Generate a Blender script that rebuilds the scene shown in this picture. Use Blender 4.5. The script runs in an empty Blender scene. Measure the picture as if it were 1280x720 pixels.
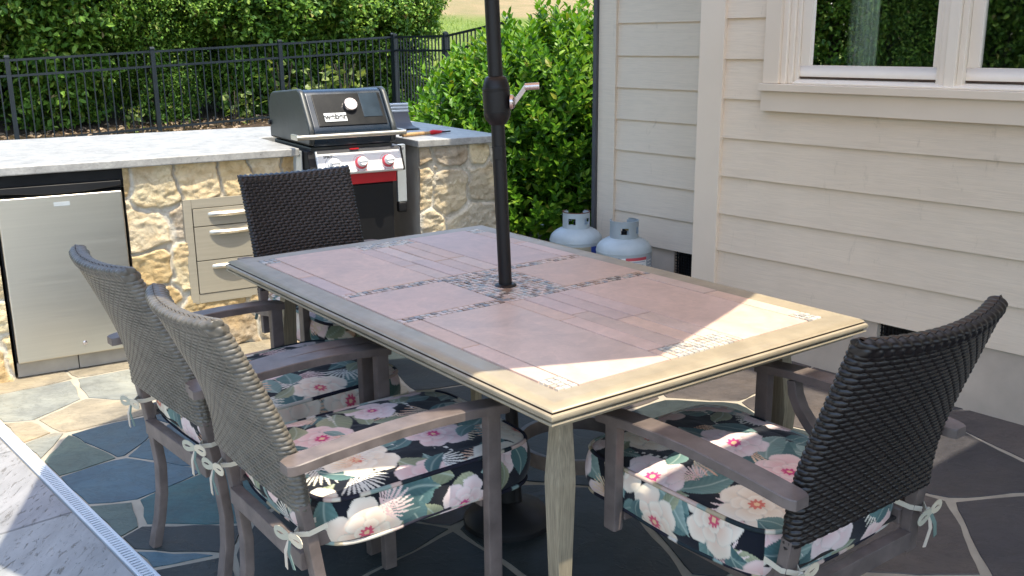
import bpy, bmesh, math, random
import numpy as np
from mathutils import Vector, Matrix
R = math.radians
rnd = random.Random(7)
sc = bpy.context.scene
COL = sc.collection

# ------------------------------------------------------------------ helpers
def link(o, parent=None):
    COL.objects.link(o)
    if parent is not None:
        o.parent = parent
    return o

def tag(o, label=None, cat=None, group=None, kind=None):
    if label: o['label'] = label
    if cat: o['category'] = cat
    if group: o['group'] = group
    if kind: o['kind'] = kind
    return o

def thing(name, label, cat, loc=(0, 0, 0), yaw=0.0, group=None):
    """Empty at the thing's base; local +y points along the compass yaw (deg from +Y towards +X)."""
    o = bpy.data.objects.new(name, None)
    o.empty_display_size = 0.1
    link(o)
    o.location = loc
    o.rotation_euler = (0, 0, -R(yaw))
    return tag(o, label, cat, group)

def mesh_obj(name, verts, faces, mat, parent=None, smooth=False, mats=None, midx=None):
    me = bpy.data.meshes.new(name)
    me.from_pydata([tuple(v) for v in verts], [], [tuple(f) for f in faces])
    for m in (mats or [mat]):
        me.materials.append(m)
    if midx is not None:
        me.polygons.foreach_set('material_index', midx)
    if smooth:
        me.polygons.foreach_set('use_smooth', [True] * len(me.polygons))
    me.update()
    return link(bpy.data.objects.new(name, me), parent)

def np_mesh(name, V, F, mat, parent=None, smooth=True, col=None, link_it=True):
    """V (n,3), F (m,4) quads (or (m,3)); col (n,3) point colours -> attribute 'Col'"""
    V = np.asarray(V, np.float32); F = np.asarray(F, np.int32)
    me = bpy.data.meshes.new(name)
    k = F.shape[1]
    me.vertices.add(len(V)); me.vertices.foreach_set('co', V.ravel())
    me.loops.add(F.size); me.loops.foreach_set('vertex_index', F.ravel())
    me.polygons.add(len(F))
    me.polygons.foreach_set('loop_start', np.arange(0, F.size, k, dtype=np.int32))
    me.polygons.foreach_set('loop_total', np.full(len(F), k, np.int32))
    if smooth:
        me.polygons.foreach_set('use_smooth', np.ones(len(F), bool))
    me.update(calc_edges=True)
    me.validate()
    if col is not None:
        a = me.color_attributes.new('Col', 'FLOAT_COLOR', 'POINT')
        c = np.ones((len(V), 4), np.float32); c[:, :3] = col
        a.data.foreach_set('color', c.ravel())
    me.materials.append(mat)
    o = bpy.data.objects.new(name, me)
    if link_it: link(o, parent)
    return o

class MB:
    """collects shapes into one mesh"""
    def __init__(s): s.v = []; s.f = []; s.c = []; s.cur = (1, 1, 1)
    def add(s, vs, fs):
        n = len(s.v); s.v += [tuple(v) for v in vs]; s.f += [tuple(i + n for i in f) for f in fs]
        s.c += [s.cur] * len(vs); return s
    def box(s, x0, x1, y0, y1, z0, z1):
        v = [(x, y, z) for z in (z0, z1) for y in (y0, y1) for x in (x0, x1)]
        return s.add(v, [(0, 2, 3, 1), (4, 5, 7, 6), (0, 1, 5, 4), (2, 6, 7, 3), (0, 4, 6, 2), (1, 3, 7, 5)])
    def prism(s, poly, a0, a1, axis='x'):
        """poly in the other two axes (order y,z / x,z / x,y) extruded along axis"""
        n = len(poly)
        def mk(p, a):
            return {'x': (a, p[0], p[1]), 'y': (p[0], a, p[1]), 'z': (p[0], p[1], a)}[axis]
        v = [mk(p, a0) for p in poly] + [mk(p, a1) for p in poly]
        f = [tuple(range(n))[::-1], tuple(range(n, 2 * n))]
        f += [(i, (i + 1) % n, n + (i + 1) % n, n + i) for i in range(n)]
        return s.add(v, f)
    def tube(s, path, rad, n=10, sect=None, up=(0, 0, 1), closed=False, caps=True):
        """sweep a circle (radius rad, scalar or list) or the section sect [(side, up)...] along path"""
        P = [Vector(p) for p in path]; m = len(P); rings = []
        up = Vector(up)
        for i in range(m):
            if closed: t = P[(i + 1) % m] - P[(i - 1) % m]
            else: t = P[min(i + 1, m - 1)] - P[max(i - 1, 0)]
            t.normalize()
            a = t.cross(up)
            if a.length < 1e-4: a = t.cross(Vector((0, 1, 0)))
            a.normalize(); b = a.cross(t)
            r = rad[i] if isinstance(rad, (list, tuple)) else rad
            if sect: ring = [P[i] + a * q[0] * r + b * q[1] * r for q in sect]
            else: ring = [P[i] + a * r * math.cos(2 * math.pi * k / n) + b * r * math.sin(2 * math.pi * k / n) for k in range(n)]
            rings.append(ring)
        k = len(rings[0]); v = [p for r_ in rings for p in r_]; f = []
        for i in range(m if closed else m - 1):
            j = (i + 1) % m
            for q in range(k):
                f.append((i * k + q, i * k + (q + 1) % k, j * k + (q + 1) % k, j * k + q))
        if caps and not closed:
            f.append(tuple(range(k))[::-1]); f.append(tuple((m - 1) * k + q for q in range(k)))
        return s.add(v, f)
    def lathe(s, prof, n=24, o=(0, 0, 0), axis='z', a0=0, a1=2 * math.pi):
        full = abs(a1 - a0 - 2 * math.pi) < 1e-6
        cols = n if full else n + 1; v = []
        for r, h in prof:
            for k in range(cols):
                a = a0 + (a1 - a0) * k / n
                c, d = r * math.cos(a), r * math.sin(a)
                p = {'z': (c, d, h), 'x': (h, c, d), 'y': (c, h, d)}[axis]
                v.append((p[0] + o[0], p[1] + o[1], p[2] + o[2]))
        f = []
        for i in range(len(prof) - 1):
            for k in range(n):
                k2 = (k + 1) % cols
                f.append((i * cols + k, i * cols + k2, (i + 1) * cols + k2, (i + 1) * cols + k))
        if full:
            if prof[0][0] > 1e-5: f.append(tuple(range(cols))[::-1])
            if prof[-1][0] > 1e-5: f.append(tuple((len(prof) - 1) * cols + k for k in range(cols)))
        return s.add(v, f)
    def ball(s, c, r, n=10, sx=1, sy=1, sz=1):
        pr = [(max(1e-4, r * math.sin(math.pi * i / n)), -r * math.cos(math.pi * i / n)) for i in range(n + 1)]
        k = len(s.v); s.lathe(pr, 2 * n)
        for i in range(k, len(s.v)):
            x, y, z = s.v[i]; s.v[i] = (c[0] + x * sx, c[1] + y * sy, c[2] + z * sz)
        return s
    def build(s, name, mat, parent=None, bevel=0, smooth=False, seg=2, angle=35, col=False):
        me = bpy.data.meshes.new(name)
        bm = bmesh.new()
        ly = bm.verts.layers.float_color.new('Col') if col else None
        vs = [bm.verts.new(p) for p in s.v]
        if col:
            for q, c in zip(vs, s.c): q[ly] = (*c, 1)
        for f in s.f:
            try: bm.faces.new([vs[i] for i in f])
            except ValueError: pass
        bmesh.ops.remove_doubles(bm, verts=bm.verts, dist=1e-5)
        bmesh.ops.recalc_face_normals(bm, faces=bm.faces)
        if bevel:
            ed = [e for e in bm.edges if len(e.link_faces) == 2 and e.calc_face_angle(0) > R(angle)]
            bmesh.ops.bevel(bm, geom=ed, offset=bevel, segments=seg, profile=0.6, affect='EDGES', clamp_overlap=True)
        bm.to_mesh(me); bm.free()
        me.materials.append(mat)
        if smooth or bevel:
            me.polygons.foreach_set('use_smooth', [True] * len(me.polygons))
            me.set_sharp_from_angle(angle=R(38))
        o = link(bpy.data.objects.new(name, me), parent)
        if bevel:
            wn = o.modifiers.new('weighted_normals', 'WEIGHTED_NORMAL'); wn.keep_sharp = True; wn.weight = 100
        return o

def text_obj(name, body, size, mat, parent, M, extrude=0.0004, bold=0.0):
    cu = bpy.data.curves.new(name, 'FONT'); cu.body = body; cu.size = size
    cu.align_x = 'CENTER'; cu.align_y = 'CENTER'; cu.extrude = extrude; cu.offset = bold
    t = bpy.data.objects.new(name, cu); link(t)
    bpy.context.view_layer.update()
    me = bpy.data.meshes.new_from_object(t.evaluated_get(bpy.context.evaluated_depsgraph_get()))
    bpy.data.objects.remove(t); bpy.data.curves.remove(cu)
    me.transform(M); me.materials.clear(); me.materials.append(mat)
    return link(bpy.data.objects.new(name, me), parent)

# value noise in numpy
def vnoise(x, y, seed=0):
    xi = np.floor(x).astype(np.int64); yi = np.floor(y).astype(np.int64); fx = x - xi; fy = y - yi
    def h(a, b):
        n = (a * 374761393 + b * 668265263 + seed * 974711) & 0x7fffffff
        n = ((n ^ (n >> 13)) * 1274126177) & 0x7fffffff
        return ((n ^ (n >> 16)) & 0xffff) / 65535.0
    u = fx * fx * (3 - 2 * fx); v = fy * fy * (3 - 2 * fy)
    return (h(xi, yi) * (1 - u) + h(xi + 1, yi) * u) * (1 - v) + (h(xi, yi + 1) * (1 - u) + h(xi + 1, yi + 1) * u) * v
def fbm(x, y, seed=0, oct=4):
    s = 0; a = .5
    for i in range(oct):
        s = s + a * vnoise(x * 2 ** i, y * 2 ** i, seed + i * 17); a *= .5
    return s / (1 - .5 ** oct)
def sstep(a, b, x):
    t = np.clip((x - a) / (b - a), 0, 1); return t * t * (3 - 2 * t)

# ------------------------------------------------------------------ materials
class NT:
    def __init__(s, name):
        s.m = bpy.data.materials.new(name); s.m.use_nodes = True
        s.t = s.m.node_tree; s.t.nodes.clear()
        s.out = s.n('ShaderNodeOutputMaterial')
    def n(s, typ, **kw):
        nd = s.t.nodes.new(typ)
        for k, v in kw.items(): setattr(nd, k, v)
        return nd
    def l(s, a, b): s.t.links.new(a, b)
    def coord(s, which='Object', scale=(1, 1, 1), rot=(0, 0, 0)):
        tc = s.n('ShaderNodeTexCoord'); mp = s.n('ShaderNodeMapping')
        mp.inputs['Scale'].default_value = scale; mp.inputs['Rotation'].default_value = rot
        s.l(tc.outputs[which], mp.inputs['Vector']); return mp.outputs[0]
    def noise(s, vec, scale, detail=4, rough=.55, dist=0):
        nd = s.n('ShaderNodeTexNoise'); nd.inputs['Scale'].default_value = scale
        nd.inputs['Detail'].default_value = detail; nd.inputs['Roughness'].default_value = rough
        nd.inputs['Distortion'].default_value = dist
        if vec is not None: s.l(vec, nd.inputs['Vector'])
        return nd.outputs['Fac']
    def ramp(s, fac, stops):
        nd = s.n('ShaderNodeValToRGB'); e = nd.color_ramp.elements
        while len(e) < len(stops): e.new(0.5)
        for q, (p, c) in zip(e, stops):
            q.position = p; q.color = (*c, 1) if len(c) == 3 else c
        s.l(fac, nd.inputs[0]); return nd.outputs[0]
    def mix(s, fac, a, b, mode='MIX'):
        nd = s.n('ShaderNodeMix', data_type='RGBA', blend_type=mode)
        for sock, v in ((nd.inputs[0], fac), (nd.inputs[6], a), (nd.inputs[7], b)):
            if hasattr(v, 'is_output'): s.l(v, sock)
            elif isinstance(v, (int, float)): sock.default_value = v
            else: sock.default_value = (*v, 1)
        return nd.outputs[2]
    def math(s, op, a, b=0.0):
        nd = s.n('ShaderNodeMath', operation=op)
        for sock, v in ((nd.inputs[0], a), (nd.inputs[1], b)):
            if hasattr(v, 'is_output'): s.l(v, sock)
            else: sock.default_value = v
        return nd.outputs[0]
    def attr(s, name='Col'):
        nd = s.n('ShaderNodeAttribute'); nd.attribute_name = name; return nd.outputs['Color']
    def bsdf(s, color, rough=.6, metal=0.0, bump=None, bstr=.3, bdist=.002, spec=.5, **kw):
        p = s.n('ShaderNodeBsdfPrincipled')
        for k, v in (('Base Color', color), ('Roughness', rough), ('Metallic', metal), ('Specular IOR Level', spec), *kw.items()):
            if hasattr(v, 'is_output'): s.l(v, p.inputs[k])
            elif k in ('Base Color', 'Sheen Tint', 'Coat Tint', 'Emission Color') and len(v) == 3: p.inputs[k].default_value = (*v, 1)
            else: p.inputs[k].default_value = v
        if bump is not None:
            b = s.n('ShaderNodeBump'); b.inputs['Strength'].default_value = bstr; b.inputs['Distance'].default_value = bdist
            s.l(bump, b.inputs['Height']); s.l(b.outputs[0], p.inputs['Normal'])
        s.l(p.outputs[0], s.out.inputs[0]); s.p = p
        return s.m

def simple(name, c, rough=.5, metal=0., var=.15, vs=6, bump=.15, bs=60, spec=.5, stretch=(1, 1, 1), **kw):
    t = NT(name); co = t.coord(scale=stretch)
    a = tuple(max(0, q * (1 - var)) for q in c); b = tuple(min(1, q * (1 + var)) for q in c)
    col = t.ramp(t.noise(co, vs, 5), [(.3, a), (.7, b)])
    rr = t.math('ADD', t.math('MULTIPLY', t.noise(co, vs * 2.3, 3), .18), rough - .09)
    return t.bsdf(col, rr, metal, t.noise(co, bs, 4), bump, .001, spec, **kw)

def vcol(name, rough=.6, bump=.3, bs=90, mult=(1, 1, 1), spec=.4, bdist=.001, var=.12, vs=14, **kw):
    t = NT(name); co = t.coord()
    f = t.ramp(t.noise(co, vs, 6), [(.25, (1 - var,) * 3), (.75, (1 + var,) * 3)])
    col = t.mix(1.0, t.mix(1.0, t.attr(), f, 'MULTIPLY'), mult, 'MULTIPLY')
    return t.bsdf(col, rough, 0, t.noise(co, bs, 6, .6), bump, bdist, spec, **kw)

M = {}
M['frame'] = simple('taupe_metal', (.135, .107, .095), .44, .0, .26, 14, .22, 140, .5, (1.5, 1.5, 1.5))
M['wicker'] = simple('dark_resin_wicker', (.0105, .0075, .0070), .36, 0, .35, 25, .1, 200, .5)
M['wicker_sheen'] = simple('painted_sheen_wicker', (.108, .096, .076), .38, 0, .3, 25, .1, 200, .6)  # paler base colour paints in the bright ground's reflection on these backs
M['sling'] = simple('seat_sling', (.02, .018, .018), .7)
M['cushion'] = vcol('printed_canvas', .85, .35, 900, spec=.2, bdist=.0006, var=.04, **{'Sheen Weight': .15})
M['piping'] = vcol('piping_canvas', .85, .2, 900, spec=.2, var=.04)
def make_tiles():
    t = NT('slate_tiles'); co = t.coord()
    a = t.noise(co, 5, 8, .68, 1.5); b = t.noise(co, 38, 6, .7); w_ = t.ramp(t.noise(co, 2.3, 5, .6, 2.5), [(.47, (1, 1, 1)), (.50, (1.07, 1.06, 1.05)), (.53, (1, 1, 1))])
    c = t.mix(1, t.attr(), t.ramp(a, [(.25, (.80, .78, .76)), (.5, (1, 1, 1)), (.75, (1.14, 1.15, 1.18))]), 'MULTIPLY')
    c = t.mix(1, c, t.ramp(b, [(.25, (.90,) * 3), (.75, (1.08,) * 3)]), 'MULTIPLY'); c = t.mix(1, c, w_, 'MULTIPLY')
    return t.bsdf(c, t.math('ADD', t.math('MULTIPLY', a, .34), .28), 0, t.math('ADD', t.math('MULTIPLY', a, .7), t.math('MULTIPLY', b, .3)), .5, .002, .45)
M['tiles'] = make_tiles()
M['mosaic'] = vcol('mosaic_tiles', .35, .2, 160, spec=.5, var=.05)
M['grout'] = simple('pink_grout', (.46, .35, .30), .8)
M['rim'] = simple('table_rim_paint', (.33, .275, .19), .38, 0, .16, 5, .15, 120, .5, (3, 3, 9))
M['tleg'] = simple('table_leg_paint', (.30, .25, .17), .5, 0, .32, 10, .5, 60, .4, (30, 30, .9))
M['groove'] = simple('rim_groove_brown', (.06, .03, .018), .6)
M['black'] = simple('black_plastic', (.008, .008, .009), .5, 0, .2, spec=.35)
M['bronze'] = simple('umbrella_pole_black', (.010, .009, .010), .42, 0, .2, 8, .03, spec=.35)
M['chrome'] = simple('crank_metal', (.62, .55, .55), .25, 1., .05)
def make_canopy():
    t = NT('umbrella_canvas'); co = t.coord(); wv = t.noise(co, 400, 2)
    d = t.n('ShaderNodeBsdfDiffuse'); d.inputs[0].default_value = (.34, .24, .18, 1)
    tr = t.n('ShaderNodeBsdfTranslucent'); tr.inputs[0].default_value = (.66, .45, .33, 1)
    mx = t.n('ShaderNodeMixShader'); t.l(t.math('ADD', t.math('MULTIPLY', wv, .1), .45), mx.inputs[0])
    t.l(d.outputs[0], mx.inputs[1]); t.l(tr.outputs[0], mx.inputs[2]); t.l(mx.outputs[0], t.out.inputs[0]); return t.m
M['canopy'] = make_canopy()
M['steel'] = simple('brushed_steel', (.56, .53, .46), .36, .9, .035, 3, .02, 300, .5, (.6, .6, 30))
M['steeld'] = simple('drawer_steel', (.44, .40, .31), .48, .35, .06, 3, .02, 300, .5, (1, 1, 30))
M['galv'] = simple('galvanised_flange', (.55, .58, .58), .5, .6)
M['enamel'] = simple('blue_black_enamel', (.006, .016, .030), .25, 0, .1, 5, .02, 200, .6)
M['lidside'] = simple('grill_cast_side', (.05, .055, .055), .4, .3, .1)
M['silver'] = simple('silver_panel', (.74, .73, .71), .45, .1, .03)
M['white'] = simple('white_plastic', (.78, .78, .77), .4, 0, .03)
M['red'] = simple('red_plastic', (.55, .012, .02), .4, 0, .1)
M['redglow'] = simple('red_knob_ring', (.62, .06, .09), .35, 0, .05)
M['greytext'] = simple('dark_print', (.03, .035, .04), .6)
M['badge'] = simple('badge_plate', (.45, .47, .48), .45, .2, .03)
M['lidpanel'] = simple('lid_panel', (.006, .007, .008), .3, 0, .1, spec=.22)
M['glassdark'] = simple('dark_window_glass', (.035, .05, .065), .12, 0, .3, 10)
M['granite'] = None
M['darkgap'] = simple('cavity_black', (.012, .012, .013), .8)
M['rubber'] = M['black']
M['stucco'] = simple('pillar_parge', (.36, .33, .28), .85, 0, .15, 8, .4, 60)
M['wood'] = simple('tool_wood', (.42, .26, .12), .55, 0, .2, 20, .1, 100, .4, (1, 1, 1))
M['fence'] = simple('fence_black_aluminium', (.016, .022, .026), .35, 0, .15)
M['foundation'] = simple('foundation_parge', (.50, .42, .335), .85, 0, .22, 3.2, .5, 40)
M['trim'] = simple('trim_paint', (.76, .645, .51), .55, 0, .04, 3, .12, 40, .4)
M['vinyl'] = simple('window_vinyl', (.80, .71, .59), .42, 0, .03, 4, .03)
M['downpipe'] = simple('dark_downpipe', (.07, .07, .075), .5)
M['tank'] = simple('propane_tank_paint', (.40, .46, .48), .42, 0, .12, 9, .12, 40)
M['tank2'] = simple('propane_tank_grey_paint', (.33, .38, .40), .45, 0, .12, 9, .12, 40)
M['rust'] = simple('rust', (.13, .055, .03), .9, 0, .4, 40)
M['brass'] = simple('brass', (.55, .38, .14), .35, 1.)
M['drain'] = simple('drain_plastic', (.55, .60, .64), .5, 0, .05)
M['curtain'] = simple('curtain_linen', (.74, .80, .68), .9, 0, .08, 30, .2, 200)
M['roomwall'] = simple('room_wall', (.05, .05, .05), .9)
M['roof'] = simple('shade_roof_soffit', (.45, .42, .38), .7)
M['shingle'] = simple('roof_shingles', (.07, .065, .06), .9, 0, .4, 30, .6, 30)
M['lbl_blue'] = simple('label_blue', (.02, .05, .28), .5, 0, .05)
M['lbl_tan'] = simple('label_tan', (.36, .33, .24), .5, 0, .1)
M['lbl_red'] = simple('label_red', (.55, .08, .10), .5, 0, .05)
M['lbl_grey'] = simple('label_grey', (.38, .42, .48), .5, 0, .05)

def make_granite():
    t = NT('speckled_granite'); co = t.coord()
    v = t.n('ShaderNodeTexVoronoi'); v.inputs['Scale'].default_value = 120; t.l(co, v.inputs['Vector'])
    base = t.ramp(t.noise(co, 14, 6, .7), [(.25, (.235, .23, .215)), (.5, (.35, .345, .325)), (.75, (.46, .45, .42))])
    sp = t.ramp(t.noise(co, 46, 3, .7), [(.0, (1, 1, 1)), (.30, (1, 1, 1)), (.34, (0, 0, 0))])
    sp2 = t.ramp(v.outputs['Color'], [(.0, (.82,) * 3), (1, (1.06,) * 3)])
    c = t.mix(1, base, sp2, 'MULTIPLY')
    c = t.mix(t.math('MULTIPLY', sp, .75), c, (.10, .095, .09))
    return t.bsdf(c, .42, 0, t.noise(co, 80, 4), .1, .001, .4)
M['granite'] = make_granite()

def make_siding(name, base):
    t = NT(name); co = t.coord()
    ge = t.coord(scale=(1, 1.4, 26))
    grain = t.noise(ge, 3.2, 8, .62, 1.6)
    col = t.ramp(t.noise(co, 1.6, 5), [(.3, tuple(q * .95 for q in base)), (.7, tuple(q * 1.05 for q in base))])
    st = t.ramp(t.noise(t.coord(scale=(1, 2.2, .8)), 5, 7, .72, .6), [(.0, (.45, .44, .42)), (.30, (.70, .69, .66)), (.39, (1, 1, 1))])
    col = t.mix(.6, col, t.mix(1, col, st, 'MULTIPLY'))
    gr = t.ramp(grain, [(.35, (.95,) * 3), (.6, (1.03,) * 3)])
    col = t.mix(1, col, gr, 'MULTIPLY')
    return t.bsdf(col, .55, 0, grain, .45, .0022, .35)
M['siding'] = make_siding('lap_siding_paint', (.76, .635, .49))

def make_stone():
    t = NT('ledgestone'); co = t.coord()
    n1 = t.noise(co, 16, 8, .65, .6)
    f = t.ramp(n1, [(.25, (.62, .56, .46)), (.5, (1, 1, 1)), (.8, (1.16, 1.14, 1.1))])
    c = t.mix(1, t.attr(), f, 'MULTIPLY')
    return t.bsdf(c, .85, 0, t.noise(co, 42, 9, .72, .5), 1.0, .010, .25)
M['stone'] = make_stone()

def make_flag():
    t = NT('bluestone_flags'); co = t.coord()
    n1 = t.noise(co, 2.6, 7, .62, .8); n2 = t.noise(co, 11, 7, .7, .5); n3 = t.noise(t.coord(scale=(1, 2.2, 1), rot=(0, 0, .6)), 5.5, 8, .68, 2.2)
    f = t.ramp(n1, [(.25, (.60, .63, .70)), (.5, (1, 1, 1)), (.75, (1.30, 1.22, 1.1))])
    g = t.ramp(n2, [(.25, (.74,) * 3), (.5, (1,) * 3), (.75, (1.2,) * 3)])
    c = t.mix(1, t.mix(1, t.attr(), f, 'MULTIPLY'), g, 'MULTIPLY')
    ru = t.ramp(t.noise(co, 1.9, 6, .66, 1), [(.60, (0, 0, 0)), (.74, (1, 1, 1))])
    c = t.mix(t.math('MULTIPLY', ru, .42), c, t.mix(1, c, (1.7, 1.15, .72), 'MULTIPLY'))
    ve = t.ramp(n3, [(.46, (1, 1, 1)), (.50, (.72, .72, .72)), (.54, (1, 1, 1))])
    c = t.mix(.8, c, t.mix(1, c, ve, 'MULTIPLY'))
    terr = t.ramp(t.noise(co, 3.1, 9, .6, 1.2), [(.0, (0, 0, 0)), (.40, (.1,) * 3), (.42, (.35,) * 3), (.52, (.4,) * 3), (.535, (.7,) * 3), (.64, (.75,) * 3), (.65, (1,) * 3)])
    hgt = t.math('ADD', t.math('MULTIPLY', terr, .5), t.math('MULTIPLY', n2, .5))
    return t.bsdf(c, t.math('ADD', t.math('MULTIPLY', n2, .35), .38), 0, hgt, .8, .006, .4)
M['flag'] = make_flag()
M['mortar'] = simple('patio_mortar', (.36, .32, .25), .9, 0, .18, 9, .5, 70)

def make_trav():
    t = NT('travertine'); co = t.coord()
    v = t.coord(scale=(5, 1.4, 1))
    pit = t.ramp(t.noise(v, 12, 8, .75, .6), [(.0, (0, 0, 0)), (.36, (0, 0, 0)), (.43, (1, 1, 1))])
    base = t.ramp(t.noise(v, 2.2, 7, .65), [(.3, (.21, .215, .215)), (.7, (.33, .335, .335))])
    c = t.mix(1, t.mix(1, base, t.ramp(pit, [(0, (.62, .60, .56)), (1, (1, 1, 1))]), 'MULTIPLY'), t.attr(), 'MULTIPLY')
    return t.bsdf(c, .6, 0, pit, .6, .004, .3)
M['trav'] = make_trav()

def make_leaf(name, stops, trans=.35, rough=.42, spec=.4):
    t = NT(name); co = t.coord()
    g = t.n('ShaderNodeNewGeometry')
    col = t.ramp(g.outputs['Random Per Island'], stops)
    pr = t.n('ShaderNodeBsdfPrincipled'); t.l(col, pr.inputs['Base Color']); pr.inputs['Roughness'].default_value = rough
    pr.inputs['Specular IOR Level'].default_value = spec
    tr = t.n('ShaderNodeBsdfTranslucent'); t.l(t.mix(1, col, (1.3, 1.35, .6), 'MULTIPLY'), tr.inputs[0])
    mx = t.n('ShaderNodeMixShader'); mx.inputs[0].default_value = trans
    t.l(pr.outputs[0], mx.inputs[1]); t.l(tr.outputs[0], mx.inputs[2]); t.l(mx.outputs[0], t.out.inputs[0])
    return t.m
M['hedge'] = make_leaf('hedge_leaf', [(0, (.03, .08, .012)), (.4, (.10, .21, .024)), (.8, (.20, .34, .04)), (.97, (.30, .40, .07)), (1, (.20, .13, .06))], .22, .5, .3)
M['laurel'] = make_leaf('laurel_leaf', [(0, (.04, .11, .010)), (.5, (.10, .25, .016)), (.96, (.23, .38, .03)), (1, (.30, .28, .05))], .3, .42, .35)
M['weed'] = make_leaf('weed_leaf', [(0, (.16, .24, .06)), (1, (.30, .36, .12))])
M['litter'] = make_leaf('dry_leaf', [(0, (.12, .08, .05)), (.5, (.22, .16, .10)), (1, (.40, .30, .20))], .1, .8)
M['bark'] = simple('bark', (.07, .055, .042), .9, 0, .3, 12, .8, 30)

def make_ground():
    t = NT('lawn_and_mulch'); co = t.coord()
    at = t.attr()
    n = t.noise(co, 60, 6, .7); n2 = t.noise(co, .9, 5)
    c = t.mix(1, at, t.ramp(n, [(.25, (.55, .6, .5)), (.75, (1.35, 1.3, 1.3))]), 'MULTIPLY')
    c = t.mix(1, c, t.ramp(n2, [(.3, (.82, .9, .8)), (.7, (1.15, 1.08, 1.1))]), 'MULTIPLY')
    return t.bsdf(c, .95, 0, n, 1, .03, .1)
M['ground'] = make_ground()

def make_glass():
    t = NT('window_glass')
    tr = t.n('ShaderNodeBsdfTransparent'); tr.inputs[0].default_value = (.84, .90, .87, 1)
    gl = t.n('ShaderNodeBsdfGlossy'); gl.inputs['Roughness'].default_value = .012; gl.inputs[0].default_value = (.95, .97, 1, 1)
    lw = t.n('ShaderNodeFresnel'); lw.inputs[0].default_value = 1.9
    mx = t.n('ShaderNodeMixShader')
    t.l(t.math('ADD', t.math('MULTIPLY', lw.outputs[0], 1.5), .12), mx.inputs[0])
    t.l(tr.outputs[0], mx.inputs[1]); t.l(gl.outputs[0], mx.inputs[2]); t.l(mx.outputs[0], t.out.inputs[0])
    return t.m
M['glass'] = make_glass()

# ------------------------------------------------------------------ camera, light, world
H = 1.38
PITCH, ROLL = 0.248918598, -0.00903247
fw = Vector((0, math.cos(PITCH), -math.sin(PITCH))); r0 = Vector((1, 0, 0)); u0 = r0.cross(fw)
rr = r0 * math.cos(ROLL) + u0 * math.sin(ROLL); uu = u0 * math.cos(ROLL) - r0 * math.sin(ROLL)
cam = bpy.data.cameras.new('camera'); co = bpy.data.objects.new('camera', cam); link(co)
cam.sensor_width = 36; cam.lens = 36 * 1220.44 / 1280; cam.clip_end = 1000; cam.clip_start = .05
co.matrix_world = Matrix(((rr.x, uu.x, -fw.x, 0), (rr.y, uu.y, -fw.y, 0), (rr.z, uu.z, -fw.z, H), (0, 0, 0, 1)))
sc.camera = co

SUN = Vector((.235, -.2145, 1)).normalized()
el = math.asin(SUN.z); az = math.atan2(SUN.x, SUN.y)
sd = bpy.data.lights.new('sun', 'SUN'); sd.energy = 2.4; sd.angle = R(.53); sd.color = (1, .91, .74)
so = bpy.data.objects.new('sun', sd); link(so); so.location = SUN * 30
so.rotation_euler = SUN.to_track_quat('Z', 'Y').to_euler()
w = bpy.data.worlds.new('World'); sc.world = w; w.use_nodes = True
nt = w.node_tree; nt.nodes.clear()
sky = nt.nodes.new('ShaderNodeTexSky'); sky.sky_type = 'NISHITA'; sky.sun_disc = False
sky.sun_elevation = el; sky.sun_rotation = az; sky.air_density = 1.1; sky.dust_density = 1.4; sky.ozone_density = 1.0
bg = nt.nodes.new('ShaderNodeBackground'); bg.inputs[1].default_value = .15
wo = nt.nodes.new('ShaderNodeOutputWorld')
nt.links.new(sky.outputs[0], bg.inputs[0]); nt.links.new(bg.outputs[0], wo.inputs[0])
sc.view_settings.view_transform = 'Standard'; sc.view_settings.look = 'None'
sc.view_settings.exposure = 1.65; sc.view_settings.gamma = 1
sc.cycles.max_bounces = 8; sc.cycles.transparent_max_bounces = 12
sc.cycles.use_denoising = True
sc.cycles.sample_clamp_indirect = 8

# ------------------------------------------------------------------ frames of reference
TC = Vector((-.018, 2.622, 0)); TY = -36.62            # table: local y = long axis away from camera
def tw(s, t, z=0):
    a = R(TY); L = Vector((math.sin(a), math.cos(a), 0)); S = Vector((math.cos(a), -math.sin(a), 0))
    return TC + L * s + S * t + Vector((0, 0, z))
HO = Vector((1.853, 3.305, 0)); HY = -39.93            # house: local y = along wall away, local x = into the house
IO = Vector((-2.064, 3.949, 0)); IY = 59.5             # island: local y = along its front, local x = outwards

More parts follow.
